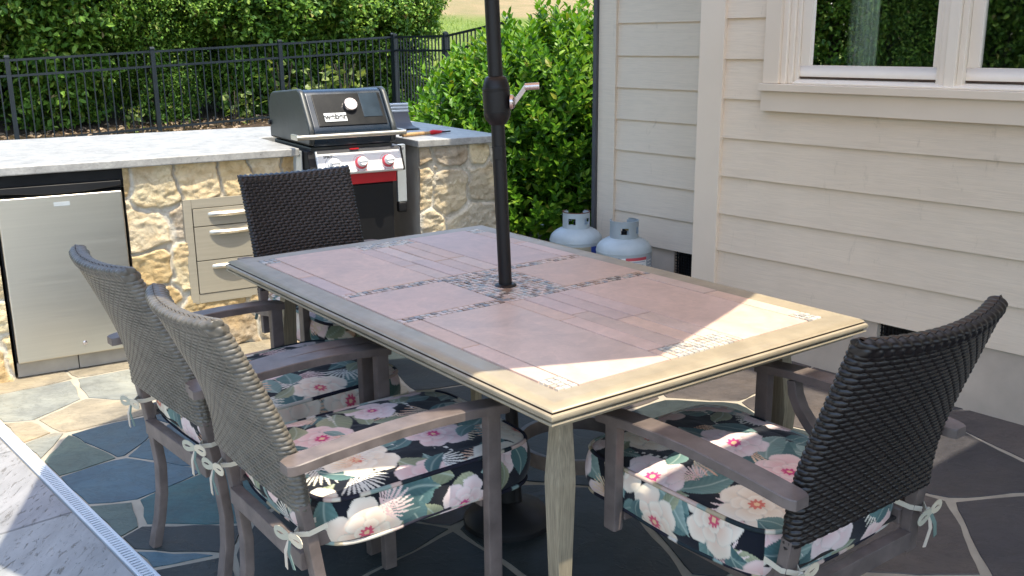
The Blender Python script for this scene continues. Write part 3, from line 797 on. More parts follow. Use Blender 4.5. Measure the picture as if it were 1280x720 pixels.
# --- printed floral cushions
INK = (.006, .008, .014)
def paint(P, motifs):
    """P (n,2) metres; paints the motifs in order, returns colours (n,3)"""
    C = np.empty((len(P), 3)); C[:] = INK
    for kind, cx, cy, ang, size, var in motifs:
        dx = P[:, 0] - cx; dy = P[:, 1] - cy; sel = np.nonzero(dx * dx + dy * dy < (size * 1.05) ** 2)[0]
        if not len(sel): continue
        dx = dx[sel]; dy = dy[sel]; ca, sa = math.cos(ang), math.sin(ang)
        a = dx * ca + dy * sa; b = -dx * sa + dy * ca; r_ = np.hypot(a, b); th = np.arctan2(b, a)
        if kind == 'leaf':
            x = (a + size * .5) / size; ok = (x > 0) & (x < 1)
            bend = .18 * size * np.sin(np.pi * np.clip(x, 0, 1)); bb = b - bend * (.6 if var % 2 else -.6)
            wdt = size * (.20 + .05 * (var % 3)) * np.sin(np.pi * np.clip(x, 0, 1) ** .8)
            ok &= np.abs(bb) < wdt
            vein = .5 + .5 * np.cos((a - np.abs(bb) * .9) / size * 62); midr = np.exp(-(bb / (size * .016)) ** 2); edge = np.clip(np.abs(bb) / (wdt + 1e-6), 0, 1)
            dark, lt = [((.035, .10, .095), (.20, .31, .28)), ((.06, .14, .13), (.34, .43, .38)), ((.09, .13, .08), (.46, .46, .29)), ((.025, .07, .075), (.12, .22, .21))][var % 4]
            k = (.20 + .42 * (bb * (1 if var % 2 else -1) / (wdt + 1e-6) * .5 + .5) + .22 * vein * edge)[:, None]
            c = np.array(dark) * (1 - k) + np.array(lt) * k; c = c * (1 - midr[:, None] * .6) + np.array((.46, .54, .46)) * midr[:, None] * .6
            C[sel[ok]] = c[ok]
        elif kind == 'frond':
            n = 13; sp = 2.3
            t_ = (th / sp + .5) * n; i = np.floor(t_); f = t_ - i - .5
            lng = size * (.62 + .38 * np.cos((i - n / 2 + .5) / n * 2.4)) * (.85 + .3 * vnoise(i + .5, i * 0 + var, 5))
            wv = np.sin(r_ / size * 3 + i) * .10
            ok = (i >= 0) & (i < n) & (r_ < lng) & (np.abs(f + wv) < .34 * np.sin(np.pi * np.clip(r_ / lng * .93 + .07, 0, 1)) ** .6)
            g = np.clip(r_ / lng, 0, 1)[:, None]
            ca_, cb_ = [((.62, .30, .16), (.78, .66, .46)), ((.70, .62, .46), (.62, .34, .22)), ((.72, .70, .66), (.70, .66, .54)), ((.62, .36, .34), (.76, .62, .56))][var % 4]
            c = np.array(ca_) * (1 - g) + np.array(cb_) * g
            C[sel[ok]] = c[ok]
        elif kind == 'flower':
            pal = [((.78, .62, .57), (.74, .38, .37), (.55, .04, .16)), ((.80, .72, .59), (.78, .50, .36), (.60, .08, .14)), ((.76, .65, .62), (.72, .44, .44), (.52, .05, .20)), ((.82, .75, .62), (.72, .55, .38), (.60, .16, .12))][var % 4]
            for ring, (npet, rad, rot) in enumerate(((5, 1.0, 0.0), (5, .72, .5), (4, .40, .2))):
                ph = th * npet / 2 / np.pi + rot + .05 * np.sin(th * 3 + var)
                f = (ph % 1) - .5; i = np.floor(ph) % npet
                wob = .80 + .24 * vnoise(i * 3.3 + ring * 7, i * 0 + var * 1.7, 9)
                edge_r = size * rad * wob * (.62 + .38 * np.sqrt(np.clip(1 - (2 * f) ** 2 * .96, 0, 1))) * (1 + .022 * np.sin(th * 13 + var * 2 + ring))
                ok = r_ < edge_r
                g = np.clip(r_ / edge_r, 0, 1)
                ray = .5 + .5 * np.sin(th * 40 + 3 * np.sin(r_ / size * 9 + var))
                k = np.clip(g * 1.15 - .18 - .10 * ray * (1 - g) + .12 * f, 0, 1)[:, None]
                c = np.array(pal[1]) * (1 - k) + np.array(pal[0]) * k
                sh = (1 - .34 * sstep(.40, .5, np.abs(f)) * (1 - .3 * g) - .16 * sstep(.93, 1, g) - .10 * (1 - k[:, 0]))[:, None]
                c = c * sh
                C[sel[ok]] = c[ok]
            ctr = r_ < size * .17 * (1 + .2 * np.sin(th * 9)); C[sel[ctr]] = pal[2]
            c2 = r_ < size * .07; C[sel[c2]] = (.78, .52, .30)
        elif kind == 'stripe':
            ok = (np.abs(a) < size) & (np.abs(b - .1 * a) < size * .11 * (1 - np.abs(a) / size))
            z = np.sin(a / size * 26) > 0
            C[sel[ok & z]] = (.72, .68, .60)
    return C

def motif_field(x0, x1, y0, y1, seed, dens=1.0):
    r = random.Random(seed); ms = []
    A = (x1 - x0) * (y1 - y0)
    for k in range(int(62 * A / .26 * dens)): ms.append(('leaf', r.uniform(x0, x1), r.uniform(y0, y1), r.uniform(0, 6.28), r.uniform(.09, .15), r.randrange(12)))
    for k in range(int(20 * A / .26 * dens)): ms.append(('frond', r.uniform(x0, x1), r.uniform(y0, y1), r.uniform(0, 6.28), r.uniform(.07, .11), r.randrange(8)))
    r.shuffle(ms)
    ms = ms[:int(len(ms) * .66)]
    for k in range(int(8 * A / .26)): ms.append(('stripe', r.uniform(x0, x1), r.uniform(y0, y1), r.uniform(0, 6.28), r.uniform(.04, .07), 0))
    pts = []
    for k in range(600):
        p = (r.uniform(x0 - .02, x1 + .02), r.uniform(y0 - .02, y1 + .02))
        if all((p[0] - q[0]) ** 2 + (p[1] - q[1]) ** 2 > .150 ** 2 for q in pts): pts.append(p)
    for p in pts: ms.append(('flower', p[0], p[1], r.uniform(0, 6.28), r.uniform(.070, .094), r.randrange(8)))
    for k in range(int(7 * A / .26 * dens)): ms.append(('leaf', r.uniform(x0, x1), r.uniform(y0, y1), r.uniform(0, 6.28), r.uniform(.07, .11), r.randrange(12)))
    for k in range(int(5 * A / .26 * dens)): ms.append(('frond', r.uniform(x0, x1), r.uniform(y0, y1), r.uniform(0, 6.28), r.uniform(.06, .09), r.randrange(8)))
    return ms

def cushion(label, loc, yaw, seed, step=.0024, tied=True):
    t = thing('seat_cushion', label, 'cushion', loc, yaw, 'floral seat cushions on the armchairs')
    hx, y0, y1 = .224, -.398, .148; zt, zb = .488, .392
    hy = (y1 - y0) / 2; cy = (y0 + y1) / 2
    nx = int(2 * hx / step); ny = int(2 * hy / step)
    U, Vv = np.meshgrid(np.linspace(-1, 1, nx), np.linspace(-1, 1, ny))
    def outline(U, V, grow=0.0):
        p = 7.0
        # square -> rounded square
        m = np.maximum(np.abs(U), np.abs(V)) + 1e-9; l = (np.abs(U) ** p + np.abs(V) ** p) ** (1 / p) + 1e-9
        k = 1 + (m / l - 1) * m ** 6
        return U * k * (hx + grow), V * k * (hy + grow) + cy
    X, Y = outline(U, Vv)
    puff = .019 * (1 - U ** 4) ** .7 * (1 - Vv ** 4) ** .7 + ((fbm(X * 9 + seed, Y * 9, 4) - .5) * .012 + (np.abs(fbm(X * 16 + seed, Y * 7 + 3, 8, 3) - .5) - .12) * .016) * (1 - np.maximum(np.abs(U), np.abs(Vv)) ** 6)
    Z = zt + puff
    ms = motif_field(-.24, .24, -.42, .17, seed)
    C = paint(np.stack([X.ravel(), Y.ravel()], -1), ms)
    V1 = np.stack([X, Y, Z], -1).reshape(-1, 3)
    i = (np.arange(ny - 1)[:, None] * nx + np.arange(nx - 1)[None]).ravel()
    F1 = np.stack([i, i + 1, i + nx + 1, i + nx], 1)
    # boxing strip
    top = np.concatenate([np.arange(nx), np.arange(1, ny) * nx + nx - 1, (ny - 1) * nx + np.arange(nx - 2, -1, -1), np.arange(ny - 2, 0, -1) * nx])
    B = V1[top]; n = len(top); nz = int((zt - zb) / step)
    per = np.concatenate([[0], np.cumsum(np.linalg.norm(np.diff(B[:, :2], axis=0), axis=1))])
    cen = np.array([0, cy]); rows = []
    nrm = B[:, :2] - np.roll(B[:, :2], 1, 0); nrm = np.stack([nrm[:, 1], -nrm[:, 0]], -1); nrm /= np.linalg.norm(nrm, axis=1)[:, None] + 1e-9
    for k in range(nz + 1):
        f = k / nz; bulge = .011 * (1 - (2 * f - 1) ** 2) + (.003 * np.sin(per * 24 + seed) + .0026 * np.sin(per * 61 + 2 * np.sin(per * 9))) * (1 - (2 * f - 1) ** 2)
        zz = B[:, 2] * 0 + zt - (zt - zb) * f
        rows.append(np.column_stack([B[:, :2] + nrm * bulge[:, None], zz + .004 * np.sin(per * 13 + seed) * f]))
    V2 = np.concatenate(rows); G, K = np.meshgrid(per, np.linspace(zt, zb, nz + 1))
    ms2 = motif_field(0, per[-1], zb - .02, zt + .02, seed + 50, 1.2)
    C2 = paint(np.stack([G.ravel(), K.ravel()], -1), ms2)
    a, b = np.meshgrid(np.arange(nz), np.arange(n), indexing='ij'); b2 = (b + 1) % n
    F2 = np.stack([a * n + b, (a + 1) * n + b, (a + 1) * n + b2, a * n + b2], -1).reshape(-1, 4)
    nb = len(V1)
    Vb = np.stack([X * .99, (Y - cy) * .99 + cy, np.full_like(X, zb + .002) - .012 * (1 - U ** 4) * (1 - Vv ** 4)], -1)[::6, ::6]
    my, mx = Vb.shape[:2]; ib = (np.arange(my - 1)[:, None] * mx + np.arange(mx - 1)[None]).ravel()
    F3 = np.stack([ib, ib + mx, ib + mx + 1, ib + 1], 1)
    np_mesh('cover', np.concatenate([V1, V2, Vb.reshape(-1, 3)]), np.concatenate([F1, F2 + nb, F3 + nb + len(V2)]), M['cushion'], t,
            True, np.concatenate([C, C2, np.tile(INK, (my * mx, 1))]))
    # piping cords
    rg = random.Random(seed)
    for z, nm in ((zt + .001, 'piping'), (zb + .001, 'piping')):
        st = max(1, int(.006 / step)); loop = B[::st]; k = len(loop); m = MB(); ln = 0
        pts = [Vector((p[0], p[1], z + .004 * math.sin(q * .006 * 13 + seed) * (z < .42))) for q, p in enumerate(loop)]
        nn = 6; v = []; cols = []; cur = (.7, .64, .52)
        for q in range(k):
            tdir = (pts[(q + 1) % k] - pts[q - 1]).normalized(); sd_ = tdir.cross(Vector((0, 0, 1)))
            if q % 5 == 0 and rg.random() < .5: cur = rg.choice([(.60, .54, .44), (.56, .42, .36), (.02, .02, .03), (.24, .32, .29), (.52, .48, .42), (.015, .015, .025), (.44, .36, .24), (.02, .03, .035)])
            for w_ in range(nn):
                an = 2 * math.pi * w_ / nn; v.append(pts[q] + sd_ * .0048 * math.cos(an) + Vector((0, 0, .0048 * math.sin(an)))); cols.append(cur)
        f = [(q * nn + w_, q * nn + (w_ + 1) % nn, ((q + 1) % k) * nn + (w_ + 1) % nn, ((q + 1) % k) * nn + w_) for q in range(k) for w_ in range(nn)]
        np_mesh(nm, np.array([tuple(p) for p in v]), np.array(f), M['piping'], t, True, np.array(cols))
    # ribbon ties knotted round the rear posts
    if tied:
        for sx in (-1, 1):
            bx, by, bz = sx * .206, -.452, .440; m = MB(); m.cur = (.62, .56, .44)
            sect = [(-.0055, -.0008), (.0055, -.0008), (.0055, .0008), (-.0055, .0008)]
            m.tube([(bx - sx * .024, -.385, .445), (bx - sx * .021, -.43, .442), (bx - sx * .006, by + .004, bz)], 1, sect=sect, up=(1, 0, 0))
            m.tube([(bx + sx * .021, -.39, .45), (bx + sx * .022, -.43, .444), (bx, by, bz)], 1, sect=sect, up=(1, 0, 0))
            m.ball((bx, by - .006, bz), .0070, 6, 1, .8, 1)
            for q, (a1, ln) in enumerate(((.25, .047), (math.pi - .1, .052))):
                m.cur = ((.62, .54, .40), (.46, .44, .34))[q]; lp = []
                for i_ in range(13):
                    u_ = i_ / 12; rr_ = math.sin(math.pi * u_) * ln; dd = a1 + (u_ - .5) * .95
                    lp.append((bx + rr_ * math.cos(dd), by - .012 - .012 * math.sin(math.pi * u_) * (q - .5), bz + rr_ * math.sin(dd) - .010 * math.sin(math.pi * u_)))
                m.tube(lp, 1, sect=sect, up=(0, 1, 0))
            for q, (ex, ez) in enumerate(((.022, -.062), (-.016, -.075))):
                m.cur = ((.16, .22, .19), (.60, .52, .42))[q]
                m.tube([(bx, by - .008, bz), (bx + ex * .4, by - .018, bz + ez * .45), (bx + ex, by - .014, bz + ez)], 1, sect=sect, up=(0, 1, 0))
            m.build('tie', M['piping'], t, col=True, smooth=True)
    return t

YS, YL = 53.38, -36.62
ORI = {'A': (tw(-.252, -.405), YS, True), 'B': (tw(.326, -.420), YS - 4.5, True), 'C': (tw(.80, .0), YL + 180, False), 'D': (tw(-.70, .012), YL, False)}
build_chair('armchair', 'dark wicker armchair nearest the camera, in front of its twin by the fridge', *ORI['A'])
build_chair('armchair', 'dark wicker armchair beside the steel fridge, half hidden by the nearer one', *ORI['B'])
build_chair('swivel_chair', 'dark wicker chair at the far table end, in front of the grill', *ORI['C'])
build_chair('swivel_chair', 'black wicker chair at the near table end, seen from behind by the siding', *ORI['D'])
cushion('pink flowered cushion on the nearest armchair of the long side, sunlit along its edge', *ORI['A'][:2], 21)
cushion('flowered cushion on the armchair beside the fridge, mostly in shade', *ORI['B'][:2], 33, .003)
cushion('flowered cushion tucked under the far table end, in front of the grill', *ORI['C'][:2], 47, .0045)
cushion('flowered cushion on the black chair seen from behind by the siding', *ORI['D'][:2], 58)

# ------------------------------------------------------------------ house
def house():
    t = thing('house', 'beige lap sided house with white framed window and corner boards', 'house', HO, HY)
    # local: x into the house, y along the wall (away from camera), z up. Near wall face x=0, far wing set back x=.45
    SB = .45
    mb = MB()
    def boards(x, spans, z_hi):
        k = 0
        while True:
            z0 = .265 + .171 * k
            if z0 > z_hi: break
            z1 = z0 + .171 + .006
            for y0, y1, lo, hi in spans:
                if z0 < lo or z0 >= hi: continue
                mb.add([(x, y0, z0), (x, y1, z0), (x + .0105, y1, z1), (x + .0105, y0, z1), (x + .02, y0, z0), (x + .02, y1, z0)],
                       [(0, 1, 2, 3), (0, 4, 5, 1), (0, 3, 4), (1, 5, 2)])
            k += 1
    boards(0, [(-5.0, 1.42, 0, 1.08), (1.16, 1.42, 1.08, 2.3), (-5.0, -.30, 1.08, 2.3), (-5.0, 1.42, 2.3, 9)], 4.6)
    boards(SB, [(1.56, 2.506, 0, 9)], 3.0)
    mb.build('siding', M['siding'], t)
    m = MB(); m.box(-.012, .03, 1.418, 1.553, .258, 4.8); m.build('corner_board', M['trim'], t, .003)
    m = MB(); m.box(SB - .012, SB + .03, 2.506, 2.637, .10, 3.1); m.build('corner_board', M['siding'], t, .003)
    m = MB(); m.box(.0305, .45, 1.5, 1.5525, .1, 4.8); m.build('return_wall', M['siding'], t)
    # wall cores (kept hollow behind the window)
    m = MB(); m.box(.0205, .12, -5, -.22, .266, 4.8); m.box(.0205, .12, 1.10, 1.5, .266, 4.8); m.box(.0205, .12, -.22, 1.10, .266, 1.16); m.box(.0205, .12, -.22, 1.10, 2.34, 4.8)
    m.box(SB + .0205, SB + .12, 1.553, 2.63, .266, 3.1); m.box(.45, 6, 2.55, 2.637, .2, 3.1); m.build('wall_core', M['darkgap'], t)
    m = MB(); m.box(3, 3.1, -3, 1.5, .3, 3); m.box(.12, 3, 1.4, 1.5, .3, 3); m.box(.12, 3, -3, -2.9, .3, 3); m.box(.12, 3.1, -3, 1.5, .2, .3); m.box(.12, 3.1, -3, 1.5, 2.9, 3); m.build('room', M['roomwall'], t)
    # foundation with vents
    m = MB(); m.box(.010, .12, -5, .335, 0, .2655); m.box(.010, .12, .605, 1.56, 0, .2655); m.box(.010, .12, .335, .605, 0, .125)
    m.box(SB + .02, SB + .12, 1.56, 1.872, 0, .262); m.box(SB + .02, SB + .12, 2.07, 2.6, 0, .262); m.box(SB + .02, SB + .12, 1.872, 2.07, 0, .125); m.box(.12, SB + .02, 1.5, 1.56, 0, .26)
    m.build('foundation', M['foundation'], t)
    for x, y0, y1 in ((.025, .335, .605), (SB + .02, 1.872, 2.07)):
        m = MB(); m.box(x + .04, x + .05, y0, y1, .125, .262)
        y = y0 + .008
        while y < y1: m.box(x + .012, x + .018, y, y + .004, .125, .262); y += .016
        z = .135
        while z < .262: m.box(x + .010, x + .012, y0, y1, z, z + .003); z += .016
        m.build('vent', M['black'], t)
    # window
    T, V = M['trim'], M['vinyl']
    wn = bpy.data.objects.new('window', None); link(wn, t)
    m = MB(); m.box(-.022, .02, 1.124, 1.20, 1.193, 2.42); m.box(-.022, .02, -.36, -.284, 1.193, 2.42); m.box(-.022, .02, -.284, 1.124, 2.34, 2.42); m.build('casing', T, wn, .003)
    m = MB(); m.box(-.040, .02, -.39, 1.212, 1.162, 1.192); m.build('sill', T, wn, .003)
    m = MB(); m.box(-.020, .02, -.37, 1.206, 1.078, 1.162); m.build('apron', T, wn, .002)
    m = MB()
    for y0, y1, x in ((1.100, 1.124, -.006), (1.078, 1.100, .010), (1.060, 1.078, .024)): m.box(x, .06, y0, y1, 1.1925, 2.34)
    for y0, y1, x in ((.363, .385, .012), (.385, .425, -.004), (.425, .452, .012), (.452, .470, .026)): m.box(x, .06, y0, y1, 1.1925, 2.34)
    m.prism([(-.012, 1.1925), (-.012, 1.200), (.055, 1.216), (.055, 1.1925)], -.28, 1.06, 'y'); m.build('frame', V, wn, .0015, seg=1)
    for y0, y1 in ((.470, 1.060), (-.24, .363)):
        m = MB(); m.box(.036, .062, y0, y1, 1.222, 1.268); m.box(.036, .062, y1 - .043, y1, 1.268, 2.34); m.box(.036, .062, y0, y0 + .020, 1.268, 2.34); m.build('sash', V, wn, .002)
        m = MB(); m.box(.036, .06, y0 + .001, y1 - .001, 1.2165, 1.2219); m.build('gasket', M['groove'], wn)
        mesh_obj('pane', [(.05, y0 + .015, 1.26), (.05, y1 - .04, 1.26), (.05, y1 - .04, 2.34), (.05, y0 + .015, 2.34)], [(0, 1, 2, 3)], M['glass'], wn)
    # far wing eave and tall gable roof above
    m = MB(); m.prism([(-.52, 2.82), (-.52, 2.96), (.6, 3.35), (.6, 3.2), (.45, 3.1), (-.48, 3.0 - .14)], 1.56, 2.95, 'y'); m.build('eave_roof', M['shingle'], t)
    m = MB(); m.box(-.03, 7, -6, 1.6, 4.80, 5.0); m.build('roof', M['shingle'], t)
    # unseen roof added to shade the near chair and the ground at right
    m = MB(); m.box(-2.65, -.02, -5.0, -.865, 2.70, 2.90); m.build('shade_roof', M['roof'], t)
    for y in (-4.8,):
        m = MB(); m.box(-2.6, -2.48, y - .06, y + .06, 0.0, 2.70); m.build('shade_roof_post', M['trim'], t, .004)
    # down pipe at the far corner
    m = MB(); m.box(SB - .03, SB + .03, 2.6375, 2.665, .05, 3.0); m.build('downpipe', M['downpipe'], t, .004)
    m = MB(); zz = 1.0
    # curtain inside
    c = thing('curtain', 'pale green gathered curtain hanging inside the left window pane', 'curtain', HO, HY)
    N = 90; v = []
    for z in (1.0, 2.4):
        for i in range(N): y = .80 + .20 * i / (N - 1); v.append((.17 + .022 * math.sin(i * .62) + .008 * math.sin(i * 1.7), y, z))
    mesh_obj('drape', v, [(i, i + 1, N + i + 1, N + i) for i in range(N - 1)], M['curtain'], c, True)
house()

# ------------------------------------------------------------------ masonry island
def stone_field(U, Vv, seed, sx=.235, sy=.15):
    """warped, squarish ledgestone cells. returns height, colour"""
    r = random.Random(seed); pts = []
    u0, u1, v0, v1 = U.min() - .3, U.max() + .3, Vv.min() - .3, Vv.max() + .3
    row = 0; y = v0
    while y < v1:
        hgt = sy * r.choice([.75, .9, 1.0, 1.25, 1.4]); x = u0 + r.uniform(0, sx)
        while x < u1:
            wd = sx * r.choice([.6, .8, 1.0, 1.25, 1.5]); pts.append((x + wd / 2, y + hgt / 2 + r.uniform(-.3, .3) * hgt, wd, hgt * r.uniform(.9, 1.3))); x += wd
        y += hgt
    wu = U + (fbm(U * 7, Vv * 7, seed) - .5) * .075; wv = Vv + (fbm(U * 7 + 9, Vv * 7, seed + 3) - .5) * .06
    d1 = np.full(U.shape, 9.); d2 = np.full(U.shape, 9.); idx = np.zeros(U.shape, int)
    for i, (x, y, wd, hg) in enumerate(pts):
        du = np.abs(wu - x) / wd; dv = np.abs(wv - y) / hg
        d = (du ** 4.5 + dv ** 4.5) ** (1 / 4.5)
        m = d < d1; d2 = np.where(m, d1, np.minimum(d2, d)); idx = np.where(m, i, idx); d1 = np.where(m, d, d1)
    e = (d2 - d1)
    face = sstep(.045, .10, e)
    rnd_ = np.array([[r.random() for _ in range(6)] for _ in pts])
    q = rnd_[idx]
    tilt = (q[..., 1] - .5) * (wu - np.array([p[0] for p in pts])[idx]) * .22 + (q[..., 2] - .5) * (wv - np.array([p[1] for p in pts])[idx]) * .35
    rough = (np.abs(fbm(U * 17, Vv * 24, seed + 5, 5) - .5) - .12) * .034 + (fbm(U * 75, Vv * 75, seed + 6, 3) - .5) * .007
    chis = np.abs(fbm(U * 9 + q[..., 3] * 40, Vv * 17, seed + 8, 3) - .5) * .03
    h = .001 + face * (.011 + .006 * q[..., 0] + tilt * .6 + rough * .75 + chis * .8) + (1 - face) * (fbm(U * 50, Vv * 50, seed + 7, 3) - .5) * .006
    pal = np.array([(.62, .48, .27), (.66, .55, .35), (.56, .42, .22), (.64, .54, .37), (.46, .33, .17), (.68, .60, .44), (.42, .34, .24), (.62, .50, .31)])
    c = pal[(q[..., 4] * 7.99).astype(int)]
    oc = sstep(.52, .70, fbm(U * 6 + q[..., 5] * 30, Vv * 8, seed + 11))[..., None]
    c = c * (1 - oc * .5) + np.array((.48, .32, .14)) * oc * .5
    gr = sstep(.55, .75, fbm(U * 4 + q[..., 3] * 11, Vv * 5, seed + 12))[..., None]
    c = c * (1 - gr * .5) + np.array((.40, .36, .30)) * gr * .5
    c = c * (.82 + .36 * q[..., 1:2])
    mort = np.array((.60, .56, .47)) * (.9 + .2 * fbm(U * 30, Vv * 30, seed)[..., None])
    f = face[..., None]
    return h, c * f + mort * (1 - f)

def island():
    t = thing('outdoor_kitchen', 'yellow ledgestone outdoor kitchen counter with pale granite top', 'outdoor kitchen', IO, IY)
    st = .006
    def panel(name, d0, d1, z0, z1, holes, seed, flip=None):
        us = np.linspace(d0, d1, int((d1 - d0) / st)); vs = np.linspace(z0, z1, int((z1 - z0) / st)); U, Vv = np.meshgrid(us, vs)
        h, c = stone_field(U, Vv, seed)
        n = len(us); i = (np.arange(len(vs) - 1)[:, None] * n + np.arange(n - 1)[None]).ravel()
        F = np.stack([i, i + 1, i + n + 1, i + n], 1)
        cu = U.ravel()[i] + st / 2; cv = Vv.ravel()[i] + st / 2; keep = np.ones(len(i), bool)
        for a, b, c0, c1 in holes: keep &= ~((cu > a) & (cu < b) & (cv > c0) & (cv < c1))
        if flip is None: V = np.stack([h, U, Vv], -1)
        else: V = np.stack([U, flip + h, Vv], -1)
        np_mesh(name, V.reshape(-1, 3), F[keep], M['stone'], t, True, c.reshape(-1, 3))
    panel('stone_veneer', -1.4, 1.212, 0.003, .868, [(-.052, .462, -1, 2), (.70, 1.115, .23, .70)], 4)
    panel('stone_veneer', 1.857, 2.30, 0.003, .868, [], 9)
    panel('stone_veneer', -1.1, 0.0, 0.003, .868, [], 12, 2.30)
    core = MB()
    core.box(-1.15, -.02, -1.4, -.055, 0, .865); core.box(-1.15, -.60, -.055, .465, 0, .865); core.box(-1.15, -.02, .465, .70, 0, .865)
    core.box(-1.15, -.02, 1.115, 1.21, 0, .865); core.box(-1.15, -.02, .70, 1.115, .702, .865); core.box(-1.15, -.02, .70, 1.115, 0, .228); core.box(-1.15, -.30, .70, 1.115, .228, .702)
    core.box(-1.15, -.005, 1.859, 2.296, 0, .865); core.box(-1.15, -.62, 1.21, 1.859, 0, .84)
    core.build('masonry_core', M['stucco'], t)
    m = MB(); m.box(-.6, -.01, -.0545, .4645, .78, .8645); m.build('cavity_header', M['darkgap'], t)
    top = MB()
    def slab(x0, x1, y0, y1):
        b = MB(); b.box(x0, x1, y0, y1, .866, .902); return b.build('countertop', M['granite'], t, .006, seg=3)
    slab(-1.24, .045, -1.6, 1.235); slab(-1.24, .040, 1.842, 2.335); slab(-1.24, -.60, 1.2352, 1.8418)
island()

def fridge():
    t = thing('outdoor_fridge', 'brushed steel under-counter fridge set in the stone wall', 'fridge', IO, IY)
    m = MB(); m.box(-.55, -.015, -.040, .452, .02, .775); m.build('cabinet', M['darkgap'], t)
    m = MB(); m.box(-.014, .034, -.034, .446, .076, .772); d = m.build('door', M['steel'], t, .006, seg=3)
    # curved grip recess along the top
    pts = [( -.034, .815)] + [(-.034 + .48 * i / 24, .772 + .018 * (1 - math.sin(math.pi * min(1, max(0, (i / 24)))) ) * .9 + .006) for i in range(25)] + [(.446, .815)]
    m = MB(); m.prism(pts, -.02, .0325, 'x'); m.build('top_cap', M['black'], t, .0015, seg=1)
    m = MB(); m.lathe([(.0001, .0385), (.006, .0385), (.009, .037), (.0095, .034)], 18, (0, .232, .128), 'x'); m.build('lock', M['chrome'], d, smooth=True)
    m = MB(); m.box(.0338, .0348, .176, .238, .727, .745); m.build('name_plate', M['galv'], d)
    text_obj('logo', 'Edge', .013, M['greytext'], d, Matrix.Translation((.0345, .022, .757)) @ Matrix.Rotation(math.pi / 2, 4, 'Z') @ Matrix.Rotation(math.pi / 2, 4, 'X')) if False else None
    m = MB(); m.box(-.02, -.004, -.04, .20, .006, .07); m.box(-.02, -.004, .203, .452, .006, .07); m.build('kick_plate', M['stucco'], t, .004)
fridge()

def drawers():
    t = thing('drawer_unit', 'stainless three drawer unit built into the stone wall', 'drawers', IO, IY)
    S = M['steeld']
    m = MB()
    y0, y1, z0, z1 = .695, 1.12, .226, .705
    m.box(0, .022, y0, y0 + .036, z0, z1); m.box(0, .022, y1 - .036, y1, z0, z1); m.box(0, .0215, y0 + .0366, y1 - .0366, z0 + .0003, z0 + .042); m.box(0, .0215, y0 + .0366, y1 - .0366, z1 - .042, z1 - .0003)
    m.build('surround', S, t, .002)
    m = MB(); m.box(-.28, -.002, y0 + .01, y1 - .01, z0 + .01, z1 - .01); m.build('carcass', M['darkgap'], t)
    zs = [(.271, .420), (.424, .577), (.581, .660)]
    for a, b in zs:
        m = MB(); m.box(.002, .024, y0 + .040, y1 - .040, a, b); d = m.build('drawer', S, t, .002)
        zc = b - .030; m = MB(); n = 18; v = []; f = []
        for i in range(n + 1):
            u = i / n; y = .80 + .215 * u; w_ = math.sin(math.pi * u) ** .5; dep = .024 * w_ + .001; hh = .010 + .004 * w_
            for k in range(7):
                a_ = math.pi * k / 6; v.append((.0235 + dep * math.sin(a_), y, zc + hh * math.cos(a_) + .002 * w_))
        for i in range(n):
            for k in range(6): f.append((i * 7 + k, (i + 1) * 7 + k, (i + 1) * 7 + k + 1, i * 7 + k + 1))
        m.add(v, f); m.build('handle', M['steel'], d, smooth=True)
drawers()

